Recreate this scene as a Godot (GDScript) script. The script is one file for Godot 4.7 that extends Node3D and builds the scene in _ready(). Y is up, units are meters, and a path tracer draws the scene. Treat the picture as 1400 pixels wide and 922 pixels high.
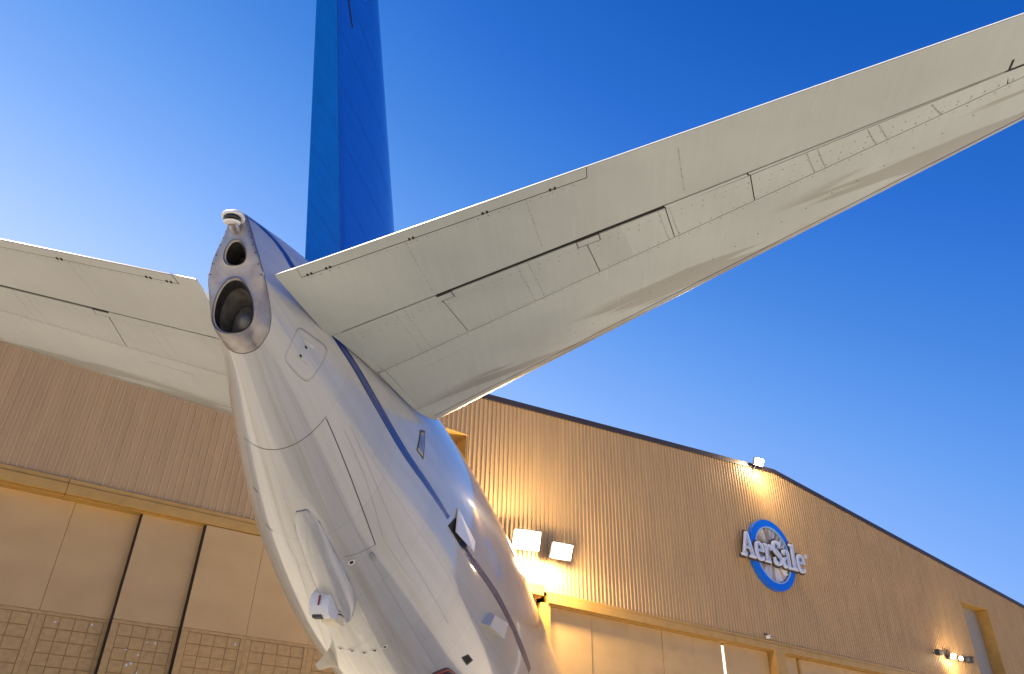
extends Node3D
# Rear of a jet airliner seen from below and behind, hangar beyond. Aircraft axes: x starboard, y up, forward = -z.
const GROUND_TO_TAIL := 6.2          # height of the tailplane root above the apron
var rng := RandomNumberGenerator.new()
var M := {}
var names := {}

# ------------------------------------------------------------------ helpers
func numbered(called: String, parent: Node) -> String:
	var key := str(parent.get_instance_id()) + called
	var n: int = names.get(key, 0)
	names[key] = n + 1
	return called if n == 0 else "%s_%03d" % [called, n]

func obj(called: String, mesh: Mesh, m: Material, parent: Node = self) -> MeshInstance3D:
	var o := MeshInstance3D.new()
	o.name = numbered(called, parent)
	o.mesh = mesh
	o.material_override = m
	parent.add_child(o, true)
	return o

func base(called: String, where: Vector3, parent: Node = self) -> Node3D:
	var o := Node3D.new()
	o.name = numbered(called, parent)
	parent.add_child(o, true)
	o.position = where
	return o

func tag(o: Node, label: String, category: String, group := "") -> void:
	o.set_meta("label", label)
	o.set_meta("category", category)
	if group: o.set_meta("group", group)

func stuff(o: Node) -> void:
	o.set_meta("kind", "stuff")

func mb() -> SurfaceTool:
	var st := SurfaceTool.new()
	st.begin(Mesh.PRIMITIVE_TRIANGLES)
	return st

func quad(st: SurfaceTool, a: Vector3, b: Vector3, c: Vector3, d: Vector3) -> void:
	for p in [a, b, c, a, c, d]:
		st.add_vertex(p)

func done(st: SurfaceTool) -> ArrayMesh:
	st.generate_normals()
	return st.commit()

func flat_mb() -> SurfaceTool:
	var st := mb()
	st.set_smooth_group(-1)
	return st

# box between two corners with chamfered long edges left plain (small things)
func add_box(st: SurfaceTool, lo: Vector3, hi: Vector3) -> void:
	st.set_smooth_group(-1)
	var p := []
	for i in 8:
		p.append(Vector3(hi.x if i & 1 else lo.x, hi.y if i & 2 else lo.y, hi.z if i & 4 else lo.z))
	for f in [[0, 1, 3, 2], [5, 4, 6, 7], [4, 0, 2, 6], [1, 5, 7, 3], [2, 3, 7, 6], [4, 5, 1, 0]]:
		quad(st, p[f[0]], p[f[1]], p[f[2]], p[f[3]])

# box with all 12 edges bevelled
func add_bevel_box(st: SurfaceTool, lo: Vector3, hi: Vector3, b: float) -> void:
	st.set_smooth_group(-1)
	var c := (lo + hi) / 2.0
	var h := (hi - lo) / 2.0
	b = min(b, min(h.x, min(h.y, h.z)) * .8)
	for ax in 3:
		for s in [-1.0, 1.0]:
			var u := (ax + 1) % 3
			var v := (ax + 2) % 3
			var q := []
			for k in [[-1, -1], [1, -1], [1, 1], [-1, 1]]:
				var p := c
				p[ax] += s * h[ax]
				p[u] += k[0] * (h[u] - b)
				p[v] += k[1] * (h[v] - b)
				q.append(p)
			quad(st, q[0], q[1], q[2], q[3])
	for ax in 3:                       # edge bevels along ax
		var u := (ax + 1) % 3
		var v := (ax + 2) % 3
		for su in [-1.0, 1.0]:
			for sv in [-1.0, 1.0]:
				var q := []
				for e in [[-1, 0], [1, 0], [1, 1], [-1, 1]]:
					var p := c
					p[ax] += e[0] * (h[ax] - b)
					p[u] += su * (h[u] - (b if e[1] == 1 else 0.0))
					p[v] += sv * (h[v] - (0.0 if e[1] == 1 else b))
					q.append(p)
				quad(st, q[0], q[1], q[2], q[3])
	for sx in [-1.0, 1.0]:
		for sy in [-1.0, 1.0]:
			for sz in [-1.0, 1.0]:
				st.add_vertex(c + Vector3(sx * h.x, sy * (h.y - b), sz * (h.z - b)))
				st.add_vertex(c + Vector3(sx * (h.x - b), sy * h.y, sz * (h.z - b)))
				st.add_vertex(c + Vector3(sx * (h.x - b), sy * (h.y - b), sz * h.z))

func box_mesh(lo: Vector3, hi: Vector3, b := 0.0) -> ArrayMesh:
	var st := mb()
	if b > 0.0: add_bevel_box(st, lo, hi, b)
	else: add_box(st, lo, hi)
	return done(st)

# smooth grid: f(u, v) -> Vector3, uvf(u, v) -> Vector2
func add_grid(st: SurfaceTool, nu: int, nv: int, f: Callable, uvf = null) -> void:
	st.set_smooth_group(0)
	var P := []
	var T := []
	for j in nv + 1:
		for i in nu + 1:
			var u := float(i) / nu
			var v := float(j) / nv
			P.append(f.call(u, v))
			T.append(uvf.call(u, v) if uvf != null else Vector2(u, v))
	for j in nv:
		for i in nu:
			var a := j * (nu + 1) + i
			var ids := [a, a + 1, a + nu + 2, a, a + nu + 2, a + nu + 1]
			for k in ids:
				st.set_uv(T[k])
				st.add_vertex(P[k])

func grid_mesh(nu: int, nv: int, f: Callable, uvf = null) -> ArrayMesh:
	var st := mb()
	add_grid(st, nu, nv, f, uvf)
	return done(st)

# tube along a polyline
func add_tube(st: SurfaceTool, pts: Array, radii: Array, sides := 8, caps := true) -> void:
	var rings := []
	for i in pts.size():
		var d: Vector3 = (pts[min(i + 1, pts.size() - 1)] - pts[max(i - 1, 0)]).normalized()
		var a := d.cross(Vector3.UP)
		if a.length() < .05: a = d.cross(Vector3.RIGHT)
		a = a.normalized()
		var b := d.cross(a).normalized()
		var ring := []
		for k in sides:
			var t := TAU * k / sides
			ring.append(pts[i] + (a * cos(t) + b * sin(t)) * radii[i])
		rings.append(ring)
	st.set_smooth_group(0)
	for i in pts.size() - 1:
		for k in sides:
			var n := (k + 1) % sides
			quad(st, rings[i][k], rings[i][n], rings[i + 1][n], rings[i + 1][k])
	if caps:
		st.set_smooth_group(-1)
		for e in [0, pts.size() - 1]:
			for k in sides:
				st.add_vertex(pts[e]); st.add_vertex(rings[e][k]); st.add_vertex(rings[e][(k + 1) % sides])

func tube_mesh(pts: Array, radii: Array, sides := 8) -> ArrayMesh:
	var st := mb()
	add_tube(st, pts, radii, sides)
	return done(st)

# ------------------------------------------------------------------ materials
func srgb(r: float, g: float, b: float) -> Color:     # linear base colour in, albedo_color out
	return Color(r, g, b).linear_to_srgb()

func mat(c: Color, rough := .5, metal := 0.0) -> StandardMaterial3D:
	var m := StandardMaterial3D.new()
	m.albedo_color = c
	m.roughness = rough
	m.metallic = metal
	m.cull_mode = BaseMaterial3D.CULL_DISABLED
	return m

func noise_tex(freq: float, octaves: int, seed_: int, ramp: Array, size := 512, normal := false, bump := 2.0) -> NoiseTexture2D:
	var n := FastNoiseLite.new()
	n.seed = seed_
	n.frequency = freq
	n.fractal_octaves = octaves
	var t := NoiseTexture2D.new()
	t.width = size
	t.height = size
	t.seamless = true
	t.noise = n
	if normal:
		t.as_normal_map = true
		t.bump_strength = bump
	else:
		var g := Gradient.new()
		g.offsets = PackedFloat32Array([0.0, .5, 1.0])
		g.colors = PackedColorArray(ramp)
		t.color_ramp = g
	return t

func world_noise(m: StandardMaterial3D, tex: Texture2D, scale_: float) -> void:
	m.albedo_texture = tex
	m.uv1_triplanar = true
	m.uv1_world_triplanar = true
	m.uv1_scale = Vector3.ONE * scale_

func grey(v: float) -> Color: return Color(v, v, v)

func make_materials() -> void:
	M.dark = mat(srgb(.012, .011, .010), .8)
	M.seal = mat(srgb(.016, .015, .014), .9)
	M.seam = mat(srgb(.06, .058, .055), .7)
	M.faint = mat(srgb(.30, .30, .29), .5)
	M.blue_rudder = mat(srgb(.003, .17, .60), .32)
	M.blue_fin = mat(srgb(.006, .105, .58), .24)
	for k in ["blue_rudder", "blue_fin"]:
		var m: StandardMaterial3D = M[k]
		m.clearcoat_enabled = true
		m.clearcoat = .6
		m.clearcoat_roughness = .12
		world_noise(m, noise_tex(.012, 4, 5, [grey(.9), grey(.97), grey(1)]), .25)
		m.uv1_scale = Vector3(.25, 1.6, .25)
		m.normal_enabled = true
		m.normal_texture = noise_tex(.02, 2, 6, [], 512, true, 1.5)
		m.normal_scale = .25
	M.fin_joint = mat(srgb(.004, .06, .36), .4)
	M.stripe = mat(srgb(.006, .022, .17), .28)
	M.stripe.clearcoat_enabled = true
	M.grey_stripe = mat(srgb(.010, .022, .10), .25)
	M.metal = mat(srgb(.40, .385, .38), .38, .7)
	world_noise(M.metal, noise_tex(.02, 5, 11, [Color(.84, .80, .80), Color(.93, .92, .92), Color(1, 1, 1)]), .6)
	M.chrome = mat(srgb(.75, .75, .74), .14, .9)
	M.white = mat(srgb(.74, .74, .72), .3)
	M.cream = mat(srgb(.66, .60, .47), .45)
	M.soot = mat(srgb(.055, .05, .047), .55, .5)
	world_noise(M.soot, noise_tex(.01, 3, 12, [grey(.6), grey(.85), grey(1)]), 2.0)
	M.liner = mat(srgb(.20, .19, .175), .3, .3)
	world_noise(M.liner, noise_tex(.008, 3, 13, [grey(.6), grey(.85), grey(1)]), 1.6)
	M.glass = mat(Color(.9, .93, .95, .25), .03)
	M.glass.transparency = BaseMaterial3D.TRANSPARENCY_ALPHA
	M.red = mat(srgb(.20, .012, .012), .35)
	M.redline = mat(srgb(.25, .02, .02), .5)
	M.black_glass = mat(srgb(.01, .01, .011), .08)
	M.rubber = mat(srgb(.02, .02, .02), .8)
	# hangar
	M.sheet = mat(srgb(.60, .365, .18), .55)
	for k in 3:
		var sm := mat(srgb(.63 + .005 * k, .415 + .003 * k, .19), .6)
		world_noise(sm, noise_tex(.01, 5, 21 + k, [Color(.91, .905, .90), Color(.96, .96, .96), Color(1, 1, 1)]), .3)
		sm.uv1_scale = Vector3(.35, .035, .35)     # rain streaks run down the sheets
		M["sheet%d" % k] = sm
	world_noise(M.sheet, noise_tex(.01, 4, 21, [Color(.84, .83, .82), Color(.94, .94, .94), Color(1, 1, 1)]), .12)
	M.trim = mat(srgb(.63, .36, .085), .55)
	world_noise(M.trim, noise_tex(.012, 5, 22, [Color(.88, .87, .85), Color(.95, .95, .94), Color(1, 1, 1)]), .2)
	M.door = mat(srgb(.52, .35, .20), .55)
	M.pane = mat(srgb(.65, .40, .13), .42)
	world_noise(M.pane, noise_tex(.02, 4, 24, [grey(.82), grey(.95), grey(1)]), .3)
	M.groove = mat(srgb(.40, .235, .08), .8)
	M.gap_shade = mat(srgb(.035, .018, .006), .9)
	M.coping = mat(srgb(.05, .038, .03), .5)
	M.roof = mat(srgb(.35, .34, .32), .6)
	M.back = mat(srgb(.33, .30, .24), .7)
	M.sign_blue = mat(srgb(.006, .16, .78), .3)
	M.sign_pale = mat(srgb(.35, .52, .78), .35)
	M.sign_inlay = mat(srgb(.46, .56, .76), .35)
	M.sign_white = mat(srgb(.82, .82, .80), .35)
	M.sign_dark = mat(srgb(.06, .04, .03), .6)
	M.blade = mat(srgb(.78, .74, .70), .35, .2)
	M.blade_tan = mat(srgb(.55, .43, .33), .35, .2)
	M.lamp_body = mat(srgb(.05, .05, .05), .5)
	M.lamp = mat(Color(1, .95, .86), .3)
	M.lamp.emission_enabled = true
	M.lamp.emission = Color(1, .93, .80)
	M.lamp.emission_energy_multiplier = 20.0
	M.slit = mat(Color(1, .97, .9), .3)
	M.slit.emission_enabled = true
	M.slit.emission = Color(1, .95, .85)
	M.slit.emission_energy_multiplier = 1.0
	M.apron = mat(srgb(.58, .54, .46), .85)
	world_noise(M.apron, noise_tex(.02, 6, 31, [grey(.8), grey(.93), grey(1)], 1024), .06)

# Worn paint of the tailplane's underside: one texel is about 4 mm. u = span, v = chord.
func tail_paint(seed_: int, warm: float) -> StandardMaterial3D:
	var W := 2048
	var H := 1400
	var n1 := FastNoiseLite.new(); n1.seed = seed_; n1.frequency = .004; n1.fractal_octaves = 4
	var n2 := FastNoiseLite.new(); n2.seed = seed_ + 1; n2.frequency = .02; n2.fractal_octaves = 3
	var n3 := FastNoiseLite.new(); n3.seed = seed_ + 2; n3.frequency = .012; n3.fractal_octaves = 4
	var img := Image.create(W, H, false, Image.FORMAT_RGB8)
	var b0 := Color(.662, .688, .676).lerp(Color(.655, .645, .628), warm)
	img.fill(b0)
	for y in H:
		var z := lerpf(5.1, -2.3, float(y) / H)
		for x in W:
			var X := 8.8 * x / W
			var le := t_le(X)
			var te := -.2425 * X
			var d := le - z
			if d < -.1 or z < te - .1: continue
			# span-wise stretched mottling, chord-wise rain streaks
			var a := n1.get_noise_2d(x * .5, y * .9) * .055 + n2.get_noise_2d(x * 2.2, y * .18) * .018
			# panels repainted at different times differ a little in tone
			var hz := 1.382 - .3391 * X
			var pz := 2.617 - .4735 * X
			var pid := 0 if z < hz else (10 + int((X + .26 * (pz - z) + .55) / 1.62) if z < pz else 3 + int((X + z * .3) / 2.6))
			a += (float((pid * 7919 + seed_) % 11) / 10.0 - .5) * .045
			var c := b0 * (1.0 + a)
			# old sealant and worn paint along the leading edge: pale and brown streaks with torn edges
			var w := d - (.16 + .012 * X + n3.get_noise_2d(x * .22, y * .5) * .30)
			if d < .8 and w < .03:
				var k := .30 + .5 * n3.get_noise_2d(x * .12 + 900, y * 1.1)
				c = c.lerp(Color(.60, .55, .46), clampf((.03 - w) / .06, 0, 1) * clampf(k * (1.1 + warm * .7), .16, .85))
			var w2 := n3.get_noise_2d(x * .14 + z * 40.0 + 300, (y - x * .28) * .9 + 77)
			if d < .95 and d > .1: c = c.lerp(Color(.50, .485, .45), smoothstep(.06, .2, w2) * .55 * smoothstep(.95, .7, d))
			img.set_pixel(x, y, c)
	# rivet rows: along spars, hinge and ribs
	var dotc := Color(.36, .36, .34)
	var put := func(X: float, z: float, col: Color, r: int):
		var px := int(X / 8.8 * W)
		var py := int((5.1 - z) / 7.4 * H)
		for dy in range(-r, r + 1):
			for dx in range(-r, r + 1):
				if px + dx > 0 and px + dx < W and py + dy > 0 and py + dy < H: img.set_pixel(px + dx, py + dy, col)
	var lr := RandomNumberGenerator.new(); lr.seed = seed_
	for i in 190:
		var X := .8 + i * .037
		for row in [[2.617, .4735, .045], [2.617, .4735, -.045], [1.382, .3391, .16], [1.382, .3391, .24], [.17, .248, .05]]:
			if row[1] > .3 and row[2] > .2 and i % 2: continue
			if row[1] < .3 and X > 3.7: continue
			put.call(X, row[0] - row[1] * X + row[2], dotc.lerp(b0, lr.randf_range(.05, .7)), 1 if i % 3 == 0 else 0)
	for X0 in [1.5, 1.62, 3.0, 3.12, 4.55, 4.66, 6.0, 6.1, 6.55, 6.65, 7.1]:       # rib rows across the fixed panels
		for i in 18:
			var t := i / 17.0
			put.call(X0 + t * .14, lerpf(1.45 - .3391 * X0, 2.55 - .4735 * X0, t), dotc.lerp(b0, lr.randf_range(.1, .7)), 1)
	for X0 in [2.1, 3.4, 4.9]:
		for i in 24:
			var t := i / 23.0
			put.call(X0 + t * .1 - .2, lerpf(.25 - .248 * X0, 1.3 - .3391 * X0, t), dotc.lerp(b0, lr.randf_range(.2, .8)), 1)
	# bolt heads behind the leading edge
	for i in 26:
		var X := 1.7 + i * .235
		put.call(X, 4.95 - .679 * X - .52 + lr.randf_range(-.02, .02), Color(.30, .30, .29), 1)
	# scratches and runs
	for i in 60:
		var X := lr.randf_range(.8, 7.6)
		var z := lr.randf_range(-.24 * X, 4.6 - .68 * X)
		var L := lr.randi_range(20, 120)
		var k := lr.randf_range(.2, .55)
		var tone := Color(.62, .62, .59) if lr.randf() < .6 else Color(.88, .88, .85)
		for s in L:
			var px := int(X / 8.8 * W + s * lr.randf_range(.02, .06) + (s * .12 if i % 4 else 0.0))
			var py := int((5.1 - z) / 7.4 * H) + s
			if px > 0 and px < W and py > 0 and py < H: img.set_pixel(px, py, img.get_pixel(px, py).lerp(tone, k * (1.0 - float(s) / L)))
	img.generate_mipmaps()
	var m := mat(Color.WHITE, .36)
	m.albedo_texture = ImageTexture.create_from_image(img)
	m.clearcoat_enabled = true
	m.clearcoat = .35
	m.clearcoat_roughness = .25
	m.normal_enabled = true
	m.normal_texture = noise_tex(.006, 3, seed_ + 9, [], 1024, true, 1.2)
	m.normal_scale = .35
	return m

# Weathered gloss white of the tail cone. u = station (z -1..13), v = angle round the section.
func body_paint() -> StandardMaterial3D:
	var W := 2048
	var H := 1536
	var n1 := FastNoiseLite.new(); n1.seed = 40; n1.frequency = .004; n1.fractal_octaves = 4
	var n2 := FastNoiseLite.new(); n2.seed = 41; n2.frequency = .02; n2.fractal_octaves = 3
	var img := Image.create(W, H, false, Image.FORMAT_RGB8)
	var b0 := Color(.698, .698, .688)
	for y in H:
		for x in W:
			var a := n1.get_noise_2d(x * .35, y * .8) * .05 + n2.get_noise_2d(x * .12, y * 1.9) * .035
			var z := 14.0 * x / W - 1.0
			var ph := 360.0 * y / H - 180.0
			# skin panels: each with its own slight tone, and a hairline where they lap
			var fi := 0
			for fz in [1.61, 2.95, 4.25, 5.65, 7.2, 8.9, 10.6]:
				if z > fz: fi += 1
				if absf(z - fz) < .0045: a -= .07
			var si := 0
			for sp in [-150.0, -122.0, -58.0, -30.0, 8.0, 60.0]:
				if ph > sp: si += 1
				if z > 1.61 and absf(ph - sp) < .15: a -= .06
			a += (float((fi * 31 + si * 17) % 7) / 6.0 - .5) * .03
			# grime where the air drags it aft along the belly
			var g := clampf(n2.get_noise_2d(x * .06 + 500, y * 1.2) * 1.6 - .25, 0, 1) * smoothstep(75.0, 20.0, absf(ph + 92.0))
			var c := (b0 * (1.0 + a)).lerp(Color(.60, .565, .50), g * .5)
			img.set_pixel(x, y, c)
	var lr := RandomNumberGenerator.new(); lr.seed = 77
	var X_of := func(z: float) -> int: return int((z + 1.0) / 14.0 * W)
	var Y_of := func(ph: float) -> int: return int((ph + 180.0) / 360.0 * H)
	# fluid streaks running forward-down along the keel
	for i in 46:
		var z: float = lr.randf_range(4.4, 7.0)
		var ph: float = lr.randf_range(-118, -66)
		var L := lr.randi_range(60, 420)
		var tone := Color(.66, .62, .53) if lr.randf() < .65 else Color(.93, .92, .89)
		var k := lr.randf_range(.12, .45)
		var w := lr.randi_range(2, 6)
		var off := 0.0
		for s in L:
			off += lr.randf_range(-.35, .38)
			for q in range(-w, w + 1):
				var px: int = X_of.call(z) + s
				var py: int = Y_of.call(ph) + int(off) + q
				if px > 0 and px < W and py > 0 and py < H: img.set_pixel(px, py, img.get_pixel(px, py).lerp(tone, k * (1.0 - float(s) / L) * smoothstep(0.0, 12.0, s) * (1.0 - absf(q) / (w + 1.0))))
	# rivet lines round the frames and along the stringers
	for z in [2.3, 2.95, 4.25, 4.95, 5.65, 6.4, 7.2, 8.0, 8.9]:
		for i in 320:
			var py := int(i * H / 320.0)
			var px: int = X_of.call(z)
			img.set_pixel(px, py, img.get_pixel(px, py) * .70)
	for ph in [-150.0, -122.0, -58.0, -30.0, 8.0]:
		for i in 420:
			var px: int = X_of.call(1.8 + i * .02)
			var py: int = Y_of.call(ph)
			img.set_pixel(px, py, img.get_pixel(px, py) * .72)
	img.generate_mipmaps()
	var m := mat(Color.WHITE, .3)
	m.albedo_texture = ImageTexture.create_from_image(img)
	m.clearcoat_enabled = true
	m.clearcoat = 1.0
	m.clearcoat_roughness = .06
	m.normal_enabled = true
	m.normal_texture = noise_tex(.008, 3, 52, [], 1024, true, 1.5)
	m.normal_scale = .3
	return m

# ------------------------------------------------------------------ tail cone shape (f = forward distance, positive forward)
var KZ := [-.5, .5, 1.5, 3.0, 5.0, 8.0, 12.0, 16.0]
var K_HW := [.231, .460, .749, 1.123, 1.514, 1.798, 1.974, 2.0]
var K_TOP := [.72, 1.09, 1.30, 1.43, 1.55, 1.73, 1.85, 1.9]
var K_BOT := [-.158, -.602, -1.132, -1.869, -2.546, -3.21, -3.583, -3.661]
var S_HW := [.2293, .2594, .2734, .2261, .155, .073, .0254, .0]
var S_TOP := [.37, .29, .1607, .0752, .06, .0471, .0212, .0]
var S_BOT := [-.4438, -.4868, -.5145, -.4261, -.2917, -.1664, -.0564, .0]
var WT := [0.0, .004, .02, .05, .1, .2, .33, .5, .7, .85, .95, .985, 1.0]
var WV := [0.0, .24, .44, .60, .75, .92, 1.0, .86, .62, .45, .33, .2, 0.0]

func herm(z: float, y: Array, m: Array) -> float:
	z = min(z, 16.0)
	var i := 0
	while i < KZ.size() - 2 and z > KZ[i + 1]: i += 1
	var h: float = KZ[i + 1] - KZ[i]
	var t: float = (z - KZ[i]) / h
	return (2*t*t*t - 3*t*t + 1) * y[i] + (t*t*t - 2*t*t + t) * h * m[i] + (3*t*t - 2*t*t*t) * y[i + 1] + (t*t*t - t*t) * h * m[i + 1]

func wend(t: float) -> float:
	for i in WT.size() - 1:
		if t <= WT[i + 1]: return lerpf(WV[i], WV[i + 1], (t - WT[i]) / (WT[i + 1] - WT[i]))
	return 0.0

func body0(z: float, ph: float) -> Vector3:      # ph in degrees, 0 = starboard, -90 = keel
	var hw := herm(z, K_HW, S_HW)
	var tp := herm(z, K_TOP, S_TOP)
	var bt := herm(z, K_BOT, S_BOT)
	if z > 32.0:                                   # nose, far outside the picture
		var k := sqrt(max(0.0, 1.0 - pow((z - 32.0) / 6.0, 2)))
		hw *= k
		var mid := lerpf(-1.6, (tp + bt) / 2, k)
		tp = lerpf(mid, tp, k); bt = lerpf(mid, bt, k)
	var c := cos(deg_to_rad(ph))
	var s := sin(deg_to_rad(ph))
	var b: float = clampf((1.0 - z) / 1.3, 0, 1)
	b = b * b * (3 - 2 * b)
	var fr := lerpf(absf(c), wend((1 + s) / 2), b)
	return Vector3(hw * fr * signf(c), GROUND_TO_TAIL + (tp + bt) / 2 + (tp - bt) / 2 * s, -z)

func body(z: float, ph: float, off := 0.0) -> Vector3:
	var p := body0(z, ph)
	if off == 0.0: return p
	var n := (body0(z, ph + .5) - body0(z, ph - .5)).cross(body0(z + .02, ph) - body0(z - .02, ph)).normalized()
	var out := Vector3(cos(deg_to_rad(ph)), sin(deg_to_rad(ph)), 0)
	if n.dot(out) < 0: n = -n
	return p + n * off

func body_uv(z: float, ph: float) -> Vector2: return Vector2((z + 1.0) / 14.0, (ph + 180.0) / 360.0)

# a thin plate lying on the tail cone: bilinear patch between two edge polylines of Vector2(z, ph)
func body_strip(a: Array, b: Array, off: float, across := 3) -> ArrayMesh:
	var st := mb()
	var n := 48
	var f := func(u: float, v: float) -> Vector3:
		var p := poly_at(a, u).lerp(poly_at(b, u), v)
		return body(p.x, p.y, off)
	var g := func(u: float, v: float) -> Vector2:
		var p := poly_at(a, u).lerp(poly_at(b, u), v)
		return body_uv(p.x, p.y)
	add_grid(st, n, across, f, g)
	for side in [[a, 0], [b, 0]]:                 # skirts down to the skin
		var poly: Array = side[0]
		for i in n:
			var p := poly_at(poly, float(i) / n)
			var q := poly_at(poly, float(i + 1) / n)
			quad(st, body(p.x, p.y, off), body(q.x, q.y, off), body(q.x, q.y, -.004), body(p.x, p.y, -.004))
	return done(st)

func poly_at(a: Array, u: float) -> Vector2:
	var t := clampf(u, 0, 1) * (a.size() - 1)
	var i: int = min(int(t), a.size() - 2)
	# Catmull-Rom through the points
	var p0: Vector2 = a[max(i - 1, 0)]
	var p1: Vector2 = a[i]
	var p2: Vector2 = a[i + 1]
	var p3: Vector2 = a[min(i + 2, a.size() - 1)]
	if a.size() == 2: return p1.lerp(p2, t)
	return p1.cubic_interpolate(p2, p0, p3, t - i)

# a seam: a ribbon of given width (metres) along a polyline on the skin
func add_seam(st: SurfaceTool, a: Array, width: float, off := .0015, n := 40) -> void:
	var prev := []
	for i in n + 1:
		var u := float(i) / n
		var p := seg_at(a, u)
		var q := seg_at(a, min(u + .01, 1.0)) if u < .99 else seg_at(a, u - .01)
		var P := body(p.x, p.y, off)
		var d := (body(q.x, q.y, off) - P).normalized()
		var nn := (body(p.x, p.y, .1) - body(p.x, p.y, 0)).normalized()
		var s := d.cross(nn).normalized() * width * .5
		if u >= .99: s = -s
		if prev.size(): quad(st, prev[0], prev[1], P + s, P - s)
		prev = [P - s, P + s]

func seg_at(a: Array, u: float) -> Vector2:
	var t := clampf(u, 0, 1) * (a.size() - 1)
	var i: int = min(int(t), a.size() - 2)
	return a[i].lerp(a[i + 1], t - i)

# rounded-corner plate on the skin from four corners (z, ph) with a dark surround
func hatch(called: String, c: Array, off: float, m: Material, parent: Node, gap := .012, rnd := .12) -> MeshInstance3D:
	var ring := func(shrink: float, count: int) -> Array:
		var out := []
		for i in count:
			var t := TAU * i / count
			var e := Vector2(cos(t), sin(t))
			var k: float = pow(pow(absf(e.x), 6.0) + pow(absf(e.y), 6.0), -1.0 / 6.0)
			e *= k * shrink
			var u := (e.x + 1) / 2
			var v := (e.y + 1) / 2
			out.append(Vector2(c[0]).lerp(c[1], u).lerp(Vector2(c[3]).lerp(c[2], u), v))
		return out
	var plate := func(shrink: float, h: float) -> ArrayMesh:
		var st := mb()
		var N := 48
		var f := func(u: float, v: float) -> Vector3:
			var r: Array = ring.call(shrink * v, N)
			var p: Vector2 = r[int(round(u * N)) % N]
			return body(p.x, p.y, h)
		var g := func(u: float, v: float) -> Vector2:
			var r: Array = ring.call(shrink * v, N)
			var p: Vector2 = r[int(round(u * N)) % N]
			return body_uv(p.x, p.y)
		add_grid(st, N, 8, f, g)
		var r: Array = ring.call(shrink, N)
		for i in N:
			var p: Vector2 = r[i]
			var q: Vector2 = r[(i + 1) % N]
			quad(st, body(p.x, p.y, h), body(q.x, q.y, h), body(q.x, q.y, -.004), body(p.x, p.y, -.004))
		return done(st)
	var size := body(c[0].x, c[0].y).distance_to(body(c[2].x, c[2].y)) * .35
	var o := obj(called, plate.call(1.0 - gap / size, off), m, parent)
	obj("gasket", plate.call(1.0 + gap * .2 / size, off * .35), M.seam if gap > .008 else M.faint, o)
	return o

# ------------------------------------------------------------------ the airplane
var plane: Node3D

func cap_edge(ph: float) -> float:                # forward station where bare-metal tail cap meets the white skin
	var a := [-90, -72, -51, -42, -33, -21, -4, 10, 57, 90]
	var b := [.43, .41, .33, .25, .10, -.06, -.17, -.22, -.33, -.34]
	var t: float = ph
	if t > 90: t = 180 - t
	if t < -90: t = -180 - t
	for i in a.size() - 1:
		if t <= a[i + 1]: return lerpf(b[i], b[i + 1], (t - a[i]) / float(a[i + 1] - a[i]))
	return -.34

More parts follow.
